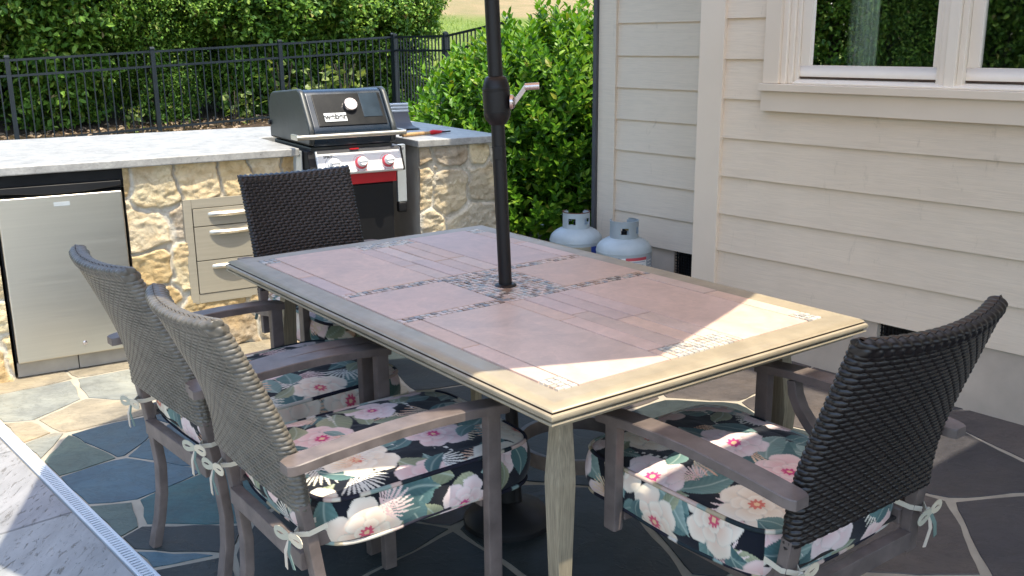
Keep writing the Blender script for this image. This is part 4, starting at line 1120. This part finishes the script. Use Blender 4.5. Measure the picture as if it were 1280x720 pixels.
# ------------------------------------------------------------------ grill
def grill():
    t = thing('gas_grill', 'dark blue-black gas grill with silver knob panel between the counters', 'grill', IO, IY)
    D0, D1 = 1.275, 1.712
    prof = [(.075, .972), (.062, 1.000), (-.030, 1.135), (-.048, 1.152), (-.075, 1.160), (-.44, 1.135), (-.485, 1.12), (-.515, 1.075), (-.515, .905), (.060, .905), (.072, .935)]
    m = MB(); m.prism(prof, D0 + .026, D1 - .026, 'y'); lid = m.build('lid', M['enamel'], t, .007, seg=3, angle=25)
    for y0, y1 in ((D0, D0 + .0258), (D1 - .0258, D1)):
        m = MB(); m.prism([(a + (.006 if a > -.1 else -.006), b + .006) for a, b in prof], y0, y1, 'y'); m.build('lid_end', M['lidside'], lid, .010, seg=3, angle=20)
    # direction of the sloping lid front
    p0, p1 = Vector((.062, 0, 1.000)), Vector((-.030, 0, 1.135)); sl = (p1 - p0).normalized(); nr = Vector((sl.z, 0, -sl.x))
    def onlid(u, h, y): q = p0 + sl * u + nr * h; return (q.x, y, q.z)
    def plate(y0, y1, u0, u1, h0, h1, name, mat, par, bev=.002):
        m = MB(); v = [onlid(u, h, y) for h in (h0, h1) for u in (u0, u1) for y in (y0, y1)]
        m.add(v, [(0, 2, 3, 1), (4, 5, 7, 6), (0, 1, 5, 4), (2, 6, 7, 3), (0, 4, 6, 2), (1, 3, 7, 5)]); return m.build(name, mat, par, bev)
    L = (p1 - p0).length
    plate(D0 + .055, D1 - .04, -.005, L + .004, -.01, .004, 'front_panel', M['lidpanel'], lid, .003)
    plate(D1 - .150, D1 - .055, .035, L + .001, .0035, .0065, 'view_window', M['glassdark'], lid, .003)
    b = plate(1.364, 1.474, .016, .062, .004, .008, 'badge', M['badge'], lid, .003)
    rot = Matrix((( 0, sl.x, nr.x, 0), (1, 0, 0, 0), (0, sl.z, nr.z, 0), (0, 0, 0, 1)))
    q = onlid(.041, .0090, 1.419); text_obj('badge_lettering', 'weber', .042, M['greytext'], lid, Matrix.Translation(q) @ rot, .0006, .0014)
    m = MB(); c = onlid(.098, .004, 1.505)
    pr = [(.034, 0), (.034, .016), (.031, .021), (.026, .021), (.026, .018), (.0001, .018)]
    for pq, mt, nm in ((pr, M['chrome'], 'thermometer'), ([(.025, .0182), (.0001, .0186)], M['white'], 'thermometer_dial')):
        m = MB(); m.lathe(pq, 28); bb = m.build(nm, mt, lid, smooth=True); bb.data.transform(Matrix.Translation(c) @ rot)
    m = MB(); m.tube([(.105, 1.205, .955), (.105, 1.745, .955)], .0115, 18)
    m.build('lid_handle', M['steel'], lid, .002)
    for y in (1.205, 1.735):
        m = MB(); m.box(.02, .112, y - .001, y + .016, .942, .968); m.build('handle_bracket', M['steel'], lid, .005)
    m = MB(); m.lathe([(.012, 0), (.012, .02)], 12, (-.50, D0 - .012, .985), 'y'); m.build('hinge', M['black'], lid, .002)
    m = MB(); m.prism([(.055, .903), (-.51, .903), (-.46, .74), (.0, .74)], D0 + .012, D1 - .012, 'y'); m.build('firebox', M['lidside'], t, .01)
    # control panel
    P0, P1 = Vector((.098, 0, .778)), Vector((.062, 0, .868)); s2 = (P1 - P0).normalized(); n2 = Vector((s2.z, 0, -s2.x))
    def onp(u, h, y): q = P0 + s2 * u + n2 * h; return (q.x, y, q.z)
    m = MB(); m.prism([(.098, .778), (.062, .868), (.056, .884), (.0, .888), (.0, .768), (.085, .768)], 1.305, 1.735, 'y'); cp = m.build('control_panel', M['silver'], t, .008, seg=3)
    m = MB(); m.prism([(.0615, .8705), (.0555, .887), (.0, .891), (.0, .8885), (.055, .8845), (.0605, .8695)], 1.312, 1.728, 'y'); m.build('panel_top_strip', M['downpipe'], cp)
    m = MB(); m.box(.056, .064, 1.475, 1.52, .8825, .8885); m.build('warning_tab', M['red'], cp, .001)
    for y0, y1 in ((1.268, 1.3045), (1.7355, 1.748)):
        m = MB(); m.prism([(.09, .77), (.05, .885), (-.02, .888), (-.02, .765)], y0, y1, 'y'); m.build('panel_end', M['black'], t, .008)
    rot2 = Matrix(((0, s2.x, n2.x, 0), (1, 0, 0, 0), (0, s2.z, n2.z, 0), (0, 0, 0, 1)))
    text_obj('panel_lettering', 'SPIRIT', .017, M['greytext'], cp, Matrix.Translation(onp(.083, .0006, 1.362)) @ rot2, .0003, .0004)
    for i, y in enumerate((1.382, 1.520, 1.658)):
        c = Matrix.Translation(onp(.044, 0, y)) @ rot2
        k = bpy.data.objects.new('knob', None); link(k, t)
        for nm, pr, mt in (('bezel', [(.030, 0), (.030, .010), (.027, .016), (.001, .016)], M['silver'] if i == 0 else M['redglow']),
                           ('grip', [(.0235, .0155), (.0225, .032), (.020, .036), (.0001, .037)], M['white'])):
            m = MB(); m.lathe(pr, 24); b = m.build(nm, mt, k, smooth=True); b.data.transform(c)
        m = MB(); m.box(-.0225, .0225, -.0045, .0045, .030, .0415); b = m.build('grip_bar', M['white'], k, .002); b.data.transform(c)
        for a in (-2.6, 2.6):
            m = MB(); m.box(-.002, .002, .038, .046, 0, .0006); b = m.build('dial_mark', M['greytext'] if i == 0 else M['lbl_red'], k); b.data.transform(c @ Matrix.Rotation(a, 4, 'Z'))
        m = MB(); m.lathe([(.040, .0001), (.040, .0006), (.0388, .0006), (.0388, .0001)], 30, a0=.9, a1=5.4); b = m.build('dial_arc', M['greytext'] if i == 0 else M['lbl_red'], k); b.data.transform(c)
    # cart front
    m = MB(); m.box(-.05, .035, 1.315, 1.722, .712, .766); m.build('red_apron', M['red'], t, .003)
    m = MB(); m.box(-.50, .005, 1.318, 1.715, .06, .711); m.build('cart', M['darkgap'], t, .004)
    m = MB(); m.box(.0055, .022, 1.33, 1.705, .075, .705); m.build('door', M['black'], t, .004)
    for y0, y1, zl in ((1.213, 1.262, .60), (1.744, 1.792, .60)):
        m = MB(); m.box(-.03, -.004, y0, y1, zl, .884); fl = m.build('side_flange', M['galv'], t, .003)
        m = MB(); m.box(-.035, .0, y0, y1 , zl - .055, zl - .0005); m.build('flange_foot', M['black'], fl, .012, seg=3)
        m = MB(); m.lathe([(.0045, -.005), (.0045, -.0015), (.0001, -.001)], 10, (0, (y0 + y1) / 2 + .01, .868), 'x'); m.build('screw', M['chrome'], fl, smooth=True)
grill()

def isl_w(o, d, z):
    a = R(IY); return IO + Vector((math.sin(a), math.cos(a), 0)) * d + Vector((math.cos(a), -math.sin(a), 0)) * o + Vector((0, 0, z))
def tools():
    a = isl_w(-.15, 1.845, .902); b = isl_w(-.235, 2.16, .902)
    d = (b - a); yaw = math.degrees(math.atan2(d.x, d.y)); L = d.length
    t = thing('grill_tongs', 'wooden handled grill tool with red grip lying on the right counter', 'grill tool', a, yaw)
    m = MB(); m.tube([(0, 0, .011), (0, L * .18, .012), (0, L * .55, .011)], [.009, .0105, .009], 12); m.build('wooden_handle', M['wood'], t, smooth=True)
    m = MB(); m.tube([(0, L * .55, .011), (.002, L * .62, .013), (0, L * .80, .011)], [.009, .013, .008], 12); m.build('grip_sleeve', M['red'], t, smooth=True)
    m = MB(); m.box(-.004, .004, L * .80, L * 1.0, .006, .013); m.build('shaft', M['black'], t, .001)
    t = thing('grill_fork', 'thin dark grill fork beside the red gripped tool', 'grill tool', isl_w(-.22, 1.86, .902), yaw + 4)
    m = MB(); m.tube([(0, 0, .008), (0, .16, .008)], .007, 10); m.build('handle', M['black'], t, smooth=True)
    m = MB(); m.tube([(0, .16, .008), (0, .23, .01), (-.008, .25, .01), (-.008, .30, .006)], .003, 8); m.tube([(0, .23, .01), (.008, .25, .01), (.008, .30, .006)], .003, 8); m.build('prongs', M['red'], t, smooth=True)
    # curved sheet scoop standing at the back of the counter
    t = thing('ash_scoop', 'grey curved metal scoop with ridged rim at the back of the right counter', 'scoop', isl_w(-.72, 2.06, .902), IY + 8)
    m = MB(); v = []; n = 12
    prof = [(.20, .004), (.12, .004), (.05, .010), (.01, .030), (-.02, .062), (-.035, .085)]
    for x, z in prof:
        v += [(x, -.085, z), (x, .085, z)]
    f = [(i * 2, i * 2 + 1, i * 2 + 3, i * 2 + 2) for i in range(len(prof) - 1)]; k = len(v)
    v += [(a + .004, b, c + .004) for a, b, c in v]; f += [tuple(q + k for q in x[::-1]) for x in f]
    m.add(v, f); m.build('pan', M['downpipe'], t, smooth=True)
    m = MB()
    for i in range(3): m.tube([(-.036 - .004 * i, -.088, .088 + .018 * i), (-.036 - .004 * i, .088, .088 + .018 * i)], .010, 10)
    m.build('ridged_rim', M['galv'], t, smooth=True)
tools()

# ------------------------------------------------------------------ propane tanks
def tank(label, loc, yaw, collar_mat, rusty, bands):
    t = thing('propane_tank', label, 'propane tank', loc, yaw, 'propane tanks by the house corner'); t.scale = (.95, .95, .97)
    Rr = .152
    pr = [(.0001, .045), (.08, .05), (.125, .075), (.148, .11), (Rr, .14), (Rr, .318), (.1535, .319), (.1535, .326), (Rr, .327)]
    pr += [(Rr * math.cos(a), .327 + .078 * math.sin(a)) for a in [i * math.pi / 2 / 9 for i in range(1, 9)]] + [(.0001, .405)]
    m = MB(); m.lathe(pr, 40); m.build('body', M['tank'], t, smooth=True)
    m = MB(); m.lathe([(.10, 0), (.103, .003), (.103, .07), (.10, .07)], 32); m.build('foot_ring', M['tank'], t, smooth=True)
    # collar: sheet bent round the valve, open at the front, two hand holes
    m = MB(); n = 44; a0, a1 = R(-235), R(55) ; rc = .078; th = .0035
    zr = [.385, .402, .418, .436, .452, .468, .482]
    holes = [(R(-130), R(-98)), (R(-55), R(-23)), (R(8), R(36))]
    for i in range(n):
        b0 = a0 + (a1 - a0) * i / n; b1 = a0 + (a1 - a0) * (i + 1) / n; mid = (b0 + b1) / 2
        for k in range(len(zr) - 1):
            if 2 <= k <= 3 and any(h0 < mid < h1 for h0, h1 in holes): continue
            lo = zr[k] ; hi = zr[k + 1]
            if k == len(zr) - 2 and (i == 0 or i == n - 1): hi -= .006
            v = [(r_ * math.cos(b), r_ * math.sin(b), z) for r_ in (rc - th, rc) for z in (lo, hi) for b in (b0, b1)]
            m.add(v, [(0, 1, 3, 2), (4, 6, 7, 5), (2, 3, 7, 6), (0, 4, 5, 1), (0, 2, 6, 4), (1, 5, 7, 3)])
    c = m.build('collar', collar_mat, t)
    m = MB(); m.lathe([(rc - th - .001, .4815), (rc + .0012, .4815), (rc + .0012, .4855), (rc - th - .001, .4855)], 44, a0=a0 + .1, a1=a1 - .1); m.build('collar_lip', M['rust'] if rusty else collar_mat, c)
    m = MB(); m.lathe([(.016, .40), (.016, .425), (.011, .427), (.011, .455), (.02, .456), (.02, .470), (.0001, .471)], 16); m.build('valve', M['black'], t, smooth=True)
    m = MB(); m.lathe([(.013, .0), (.013, .022), (.018, .023), (.018, .04), (.009, .041), (.0001, .041)], 16, (0, 0, .44), 'y'); 
    b = m.build('outlet', M['brass'], t, smooth=True); b.data.transform(Matrix.Translation((0, 0, .44)) @ Matrix.Rotation(R(-95), 4, 'Z') @ Matrix.Translation((0, 0, -.44)))
    for A0, A1, z0, z1, mt in bands:
        m = MB(); m.lathe([(Rr + .0006, z0), (Rr + .0008, z0), (Rr + .0008, z1), (Rr + .0006, z1)], max(2, int(abs(A1 - A0) / 6)), a0=R(A0), a1=R(A1)); m.build('label', M[mt], t)
    return t
def curved_text(body, parent, Rr, ang, z, size, mat, name='label_lettering'):
    o = text_obj(name, body, size, mat, parent, Matrix.Identity(4), .0003, .0012)
    for v in o.data.vertices:
        a = R(ang) + v.co.x / Rr; h = Rr + .001 + v.co.z; y = v.co.y
        v.co = (h * math.cos(a), h * math.sin(a), z + y)
    return o
T1 = tank('white propane tank with a tan label and rusty collar rim, further from the camera', (.355, 5.27, 0), 0, M['tank'], True,
          [(-178, -60, .12, .306, 'lbl_tan'), (-59.5, -20, .15, .306, 'lbl_blue'), (-19.5, 60, .12, .306, 'white')])
curved_text('blue', T1, .152, -128, .272, .072, M['white'])
curved_text('rhino', T1, .152, -122, .205, .072, M['white'])
T2 = tank('pale grey propane tank with a red banded warning label, nearer the siding', (.585, 4.985, 0), -18, M['tank2'], False,
          [(-175, -122, .292, .306, 'lbl_blue'), (-119, -111, .20, .306, 'white'), (-110, -62, .292, .308, 'lbl_red'), (-110, -62, .16, .2915, 'white'), (-60, -36, .16, .306, 'lbl_grey'), (-34, 20, .16, .306, 'lbl_grey'), (-175, -122, .12, .290, 'white')])
for q_, (A0, A1) in enumerate(((-106, -66), (-58, -38), (-32, 10))):
    for k_ in range(6):
        m = MB(); z = .282 - k_ * .018; m.lathe([(.1530, z), (.1532, z), (.1532, z + .005), (.1530, z + .005)], 8, a0=R(A0), a1=R(A1 - (k_ * 5) % 9)); m.build('print_line', M['lbl_grey' if q_ == 0 else 'white'], T2)

# ------------------------------------------------------------------ fence
FD = Vector((math.sin(R(59.1)), math.cos(R(59.1)), 0)); FN = Vector((-FD.y, FD.x, 0))
def fence_run(label, start, direction, n, span, z0s, arch=None):
    t = thing('metal_fence', label, 'fence', start, math.degrees(math.atan2(direction.x, direction.y)))
    fm = M['fence']; z_at = lambda k: z0s[min(k, len(z0s) - 1)]
    for k in range(n + 1):
        b = z_at(k); m = MB(); m.box(-.029, .029, k * span - .029, k * span + .029, b - .1, b + 1.21)
        m.box(-.035, .035, k * span - .035, k * span + .035, b + 1.21, b + 1.222); m.prism([(-.033, b + 1.222), (.033, b + 1.222), (0, b + 1.245)], k * span - .03, k * span + .03, 'y')
        m.build('post', fm, t)
    for k in range(n):
        b0, b1 = z_at(k), z_at(k + 1); m = MB(); y0, y1 = k * span + .029, (k + 1) * span - .029
        for h in (1.165, .965, .12):
            v = []
            for y, b in ((y0, b0), (y1, b1)):
                v += [(-.016, y, b + h), (.016, y, b + h), (.016, y, b + h + .03), (-.016, y, b + h + .03)]
            m.add(v, [(0, 1, 2, 3), (4, 7, 6, 5), (0, 4, 5, 1), (1, 5, 6, 2), (2, 6, 7, 3), (3, 7, 4, 0)])
        np_ = 16
        for i in range(1, np_):
            y = k * span + span * i / np_; b = b0 + (b1 - b0) * i / np_; m.box(-.008, .008, y - .008, y + .008, b + .03, b + 1.19)
        m.build('picket_panel', fm, t)
    return t
P0 = Vector((-6.508, 13.0, 0))
zb = [-.10, -.05, 0, .085, .17, .256]
fence_run('long black metal picket fence in front of the hedge', P0 - FD * 5.46, FD, 6, 1.817, [-.10, -.07, -.03, 0.0, .085, .17, .256])
RD = Vector((.51, -.86, 0)).normalized()
fence_run('short black fence section turning away behind the laurel', P0 + FD * 5.451 + RD * .06, RD, 2, 1.75, [.256, .26, .42])

# ------------------------------------------------------------------ plants
def leaves(centers, dirs, norms, length, width, fold=.25, seed=0):
    """one folded pointed leaf per centre: 6 verts, 4 tris as 2 quads + tip"""
    n = len(centers); c = np.asarray(centers); d = np.asarray(dirs); nn = np.asarray(norms)
    d = d / (np.linalg.norm(d, axis=1)[:, None] + 1e-9); s = np.cross(d, nn); s /= np.linalg.norm(s, axis=1)[:, None] + 1e-9; nn = np.cross(s, d)
    L = np.asarray(length).reshape(-1, 1); W = np.asarray(width).reshape(-1, 1)
    def p(a, b, h): return c + d * L * a + s * W * b + nn * W * h
    V = np.stack([p(0, 0, 0), p(.35, .5, fold), p(.42, 0, 0), p(.35, -.5, fold), p(.72, .36, fold * .6), p(1, 0, -.15), p(.72, -.36, fold * .6)], 1).reshape(-1, 3)
    b = np.arange(n)[:, None] * 7
    F = np.concatenate([b + np.array([[0, 2, 1, 1]]), b + np.array([[0, 3, 2, 2]]), b + np.array([[1, 2, 5, 4]]), b + np.array([[2, 3, 6, 5]])])
    return V, F
def leaf_mesh(name, V, F, mat):
    me = bpy.data.meshes.new(name); fs = [tuple(dict.fromkeys(f)) for f in F.tolist()]
    me.from_pydata(V.tolist(), [], fs); me.materials.append(mat); me.update(); return me

def crown_mesh(seed, rx, ry, rz, nclump, per, leaf=.10, cz=2.0, mat='hedge'):
    g = np.random.default_rng(seed); C = []; D = []; N = []; Ls = []
    for k in range(nclump):
        over_ = None; th = g.uniform(0, 2 * np.pi); ph = np.arccos(g.uniform(-1, 1)); rr_ = g.uniform(.66, 1.10) if k % 3 else g.uniform(.2, .72)
        bump = .86 + .30 * vnoise(np.array([th * 1.9]), np.array([ph * 2.5]), seed)[0]
        o = np.array([np.sin(ph) * np.cos(th), np.sin(ph) * np.sin(th), np.cos(ph)]); hz = .60 + .40 * float(sstep(-.45, .05, o[2])); c = o * np.array([rx * hz, ry * hz, rz]) * rr_ * bump + np.array([0, 0, cz])
        sp = o * .6 + np.array([0, 0, .25]) + g.normal(0, .35, 3); sp /= np.linalg.norm(sp)
        m = per; t_ = g.uniform(-.30, .22, m)
        pos = c + sp[None] * t_[:, None] + g.normal(0, .075, (m, 3))
        d = sp[None] * .5 + g.normal(0, .6, (m, 3)) + np.array([0, 0, -.25]); nn = np.array([0, 0, 1.0]) + o * .55 + g.normal(0, .35, (m, 3))
        C.append(pos); D.append(d); N.append(nn); Ls.append(g.uniform(.65, 1.15, m) * leaf)
    C = np.concatenate(C); D = np.concatenate(D); N = np.concatenate(N); Ls = np.concatenate(Ls)
    V, F = leaves(C, D, N, Ls, Ls * .58, .2)
    return leaf_mesh('crown', V, F, M[mat])
def trunk_mesh(seed, h, r0_, n=3):
    r = random.Random(seed); m = MB()
    for k in range(n):
        a = r.uniform(0, 6.28); x, y = .12 * math.cos(a), .12 * math.sin(a)
        m.tube([(x, y, -.2), (x * 1.6, y * 1.6, h * .35), (x * 3 + r.uniform(-.2, .2), y * 3, h * .7), (x * 4, y * 4 + r.uniform(-.2, .2), h)], [r0_, r0_ * .8, r0_ * .55, r0_ * .25], 8)
    o = m.build('trunk', M['bark'], None, smooth=True); me = o.data; bpy.data.objects.remove(o); return me
HC = [crown_mesh(31, 1.2, 1.1, 2.0, 520, 92, .098, 2.0), crown_mesh(32, 1.25, 1.05, 1.9, 520, 92, .098, 1.9), crown_mesh(33, 1.15, 1.15, 2.05, 520, 92, .10, 2.05)]
HC.append(crown_mesh(41, 1.25, 1.25, 2.0, 700, 70, .055, 2.0)); HT = trunk_mesh(5, 2.4, .05, 4)
def shrub(label, loc, k, yaw, s, group):
    t = thing('hedge_shrub', label, 'shrub', loc, yaw, group); t.scale = (s, s, s)
    link(bpy.data.objects.new('crown', HC[k if k == 3 else k % 3]), t); link(bpy.data.objects.new('trunk', HT), t)
pos_words = ['at the left edge of the photo', 'second from the left edge', 'left of the grill', 'above the middle of the long fence', 'behind the grill lid', 'just left of the fence corner', 'beside the open lawn at its right end']
for i, d in enumerate((-2.6, -.9, .75, 2.3, 3.75, 4.9, 6.15)):
    b = P0 + FD * d + FN * (1.55 + .2 * (i % 2))
    shrub('tall leafy hedge shrub behind the black fence, ' + pos_words[i], (b.x, b.y, .05), i, 40 * i + 15, [1.12, 1.08, 1.1, 1.05, 1.05, .95, .80][i], 'hedge shrubs behind the fence')
for i, d in enumerate((-1.8, .2, 2.2, 4.0)):  # extra row added to keep light from coming through the hedge
    b = P0 + FD * d + FN * 3.9
    shrub('unseen shrub added behind the front hedge to block light through it', (b.x, b.y, .25), i + 1, 70 * i, 1.15, 'added light-blocking shrubs behind the hedge')
for i, (x, y, s_) in enumerate(((-15.5, 5.5, 2.1), (-16.5, 2.0, 2.4), (-15.0, -1.0, 2.2), (-16.5, -4.2, 2.5), (-14.5, -7.0, 2.2), (-18.5, 4.0, 2.6), (-18.8, .3, 2.6), (-18.5, -3.0, 2.6), (-18, 7.5, 2.4), (-14.8, 3.6, 1.5), (-14.5, .6, 1.4))):
    shrub('tall garden tree across the pool, seen only as a reflection in the window', (x, y, -.05), 3, 60 * i + 10, s_, 'trees across the pool')

def laurel():
    g = np.random.default_rng(8); t = thing('laurel_bush', 'bright green glossy laurel bush between stone counter and house', 'bush', (.03, 7.25, 0), 0)
    C = []; D = []; N = []; Ls = []
    blobs = [((-.27, .0, .58), (.46, .55, .62), 420), ((.30, -.05, .80), (.62, .6, .66), 700), ((.55, .1, .95), (.55, .55, .56), 400), ((-.02, .15, .80), (.50, .5, .54), 380), ((.45, -.1, .4), (.6, .5, .5), 300), ((.25, -.25, .25), (.75, .45, .30), 420)]
    for c0, rad, ns in blobs:
        for k in range(ns):
            o = g.normal(0, 1, 3); o /= np.linalg.norm(o); q = np.array(c0) + o * np.array(rad) * (g.uniform(.80, 1.04) if k % 5 else g.uniform(.2, .8))
            if q[2] < .03: continue
            sp = o * .7 + np.array([0, 0, .85]) + g.normal(0, .18, 3); sp /= np.linalg.norm(sp)
            m = 11; t_ = np.linspace(-.02, .17, m); az_ = np.arange(m) * 2.4 + g.uniform(0, 6)
            e1 = np.cross(sp, [1, .3, .2]); e1 /= np.linalg.norm(e1); e2 = np.cross(sp, e1)
            rad_d = e1[None] * np.cos(az_)[:, None] + e2[None] * np.sin(az_)[:, None]
            up = np.linspace(.35, 1.5, m)[:, None]
            C.append(q + sp[None] * t_[:, None]); D.append(rad_d + sp[None] * up); N.append(sp[None] - rad_d * .4 + g.normal(0, .15, (m, 3))); Ls.append(g.uniform(.8, 1.15, m) * np.linspace(.085, .060, m))
    C = np.concatenate(C); D = np.concatenate(D); N = np.concatenate(N); Ls = np.concatenate(Ls)
    V, F = leaves(C, D, N, Ls, Ls * .50, .16)
    link(bpy.data.objects.new('foliage', leaf_mesh('foliage', V, F, M['laurel'])), t)
    r = random.Random(4); m = MB()
    for k in range(14):
        x, y = r.uniform(-.15, .15), r.uniform(-.1, .1); a = r.uniform(0, 6.28); s = r.uniform(.3, .6)
        m.tube([(x, y, -.05), (x + .3 * s * math.cos(a), y + .3 * s * math.sin(a), .5), (x + s * math.cos(a), y + s * math.sin(a), 1.1)], [.018, .013, .005], 6)
    m.build('stems', M['bark'], t, smooth=True)
laurel()

def weeds():
    g = np.random.default_rng(3); r = random.Random(3)
    me = []
    for k in range(3):
        C = []; D = []; N = []
        for i in range(26):
            h = g.uniform(.05, .42); C.append((g.normal(0, .07) * (.5 + h * 2), g.normal(0, .07) * (.5 + h * 2), h)); a = g.uniform(0, 6.28); D.append((math.cos(a), math.sin(a), g.normal(-.3, .5))); N.append((g.normal(0, .6), -.5 + g.normal(0, .5), .6))
        L = g.uniform(.06, .11, 26); V, F = leaves(C, D, N, L, L * .6, .1); me.append(leaf_mesh('foliage', V, F, M['weed']))
    st = MB()
    for k in range(5): a = k * 1.3; st.tube([(0, 0, -.05), (.03 * math.cos(a), .03 * math.sin(a), .2), (.09 * math.cos(a), .09 * math.sin(a), .40)], .004, 5)
    o = st.build('stems', M['bark'], None); sme = o.data; bpy.data.objects.remove(o)
    spots = [(1.55, .25, 1.0, 'tiny pale seedling between the pickets left of the third post'), (2.95, .22, 1.3, 'taller pale seedling behind the pickets left of the grill'), (3.2, .35, .9, 'low seedling beside the taller one left of the grill'), (4.3, .3, 1.8, 'leafy sapling growing through the fence behind the grill lid'), (4.75, .35, 2.0, 'sapling with drooping leaves by the fence corner'), (3.75, .35, 2.2, 'sapling leaning on the fence just left of the grill lid')]
    for i, (d, q, s, lb) in enumerate(spots):
        b = P0 + FD * d + FN * q; t = thing('seedling', lb, 'plant', (b.x, b.y, .05 + .045 * max(0, d - .5)), 50 * i, 'seedlings along the fence'); t.scale = (s, s, s)
        link(bpy.data.objects.new('foliage', me[i % 3]), t); link(bpy.data.objects.new('stems', sme), t)
    # dry leaves on the mulch
    n = 5200; d = g.uniform(-4, 6.5, n); q = g.uniform(-2.6, 2.6, n); P = np.array([P0.x, P0.y])[None] + d[:, None] * np.array([FD.x, FD.y]) + q[:, None] * np.array([FN.x, FN.y])
    Z = .11 + np.clip(.03 * d, 0, .18) * np.clip((q + 3) / 3, 0, 1) + .06 * np.clip(q, -1, 0) + g.uniform(-.01, .03, n)
    C = np.column_stack([P, Z]); a = g.uniform(0, 6.28, n); D = np.column_stack([np.cos(a), np.sin(a), g.normal(0, .25, n)]); N = np.column_stack([g.normal(0, .4, (n, 2)), np.ones(n)])
    L = g.uniform(.05, .11, n); V, F = leaves(C, D, N, L, L * .6, .25)
    o = link(bpy.data.objects.new('leaf_litter', leaf_mesh('leaf_litter', V, F, M['litter']))); o['kind'] = 'stuff'
weeds()

def lawn():
    g = np.random.default_rng(5); n = 42000
    d = g.uniform(2, 16, n); q = g.uniform(4.5, 26, n); P = np.array([P0.x, P0.y])[None] + d[:, None] * np.array([FD.x, FD.y]) + q[:, None] * np.array([FN.x, FN.y])
    Z = -.03 + .13 + .03 * np.clip(d, 0, 6) + .10 * np.clip(q - 1, 0, 60) + .02 * np.clip(q - 8, 0, 20)
    a = g.uniform(0, 6.28, n); C = np.column_stack([P, Z - .02]); D = np.column_stack([np.cos(a) * .5, np.sin(a) * .5, np.ones(n)]); N = np.column_stack([-np.cos(a), -np.sin(a), np.full(n, .5)])
    L = g.uniform(.05, .14, n); V, F = leaves(C, D, N, L, L * .14, .1)
    o = link(bpy.data.objects.new('lawn_grass', leaf_mesh('lawn_grass', V, F, M['weed']))); o['kind'] = 'stuff'
lawn()
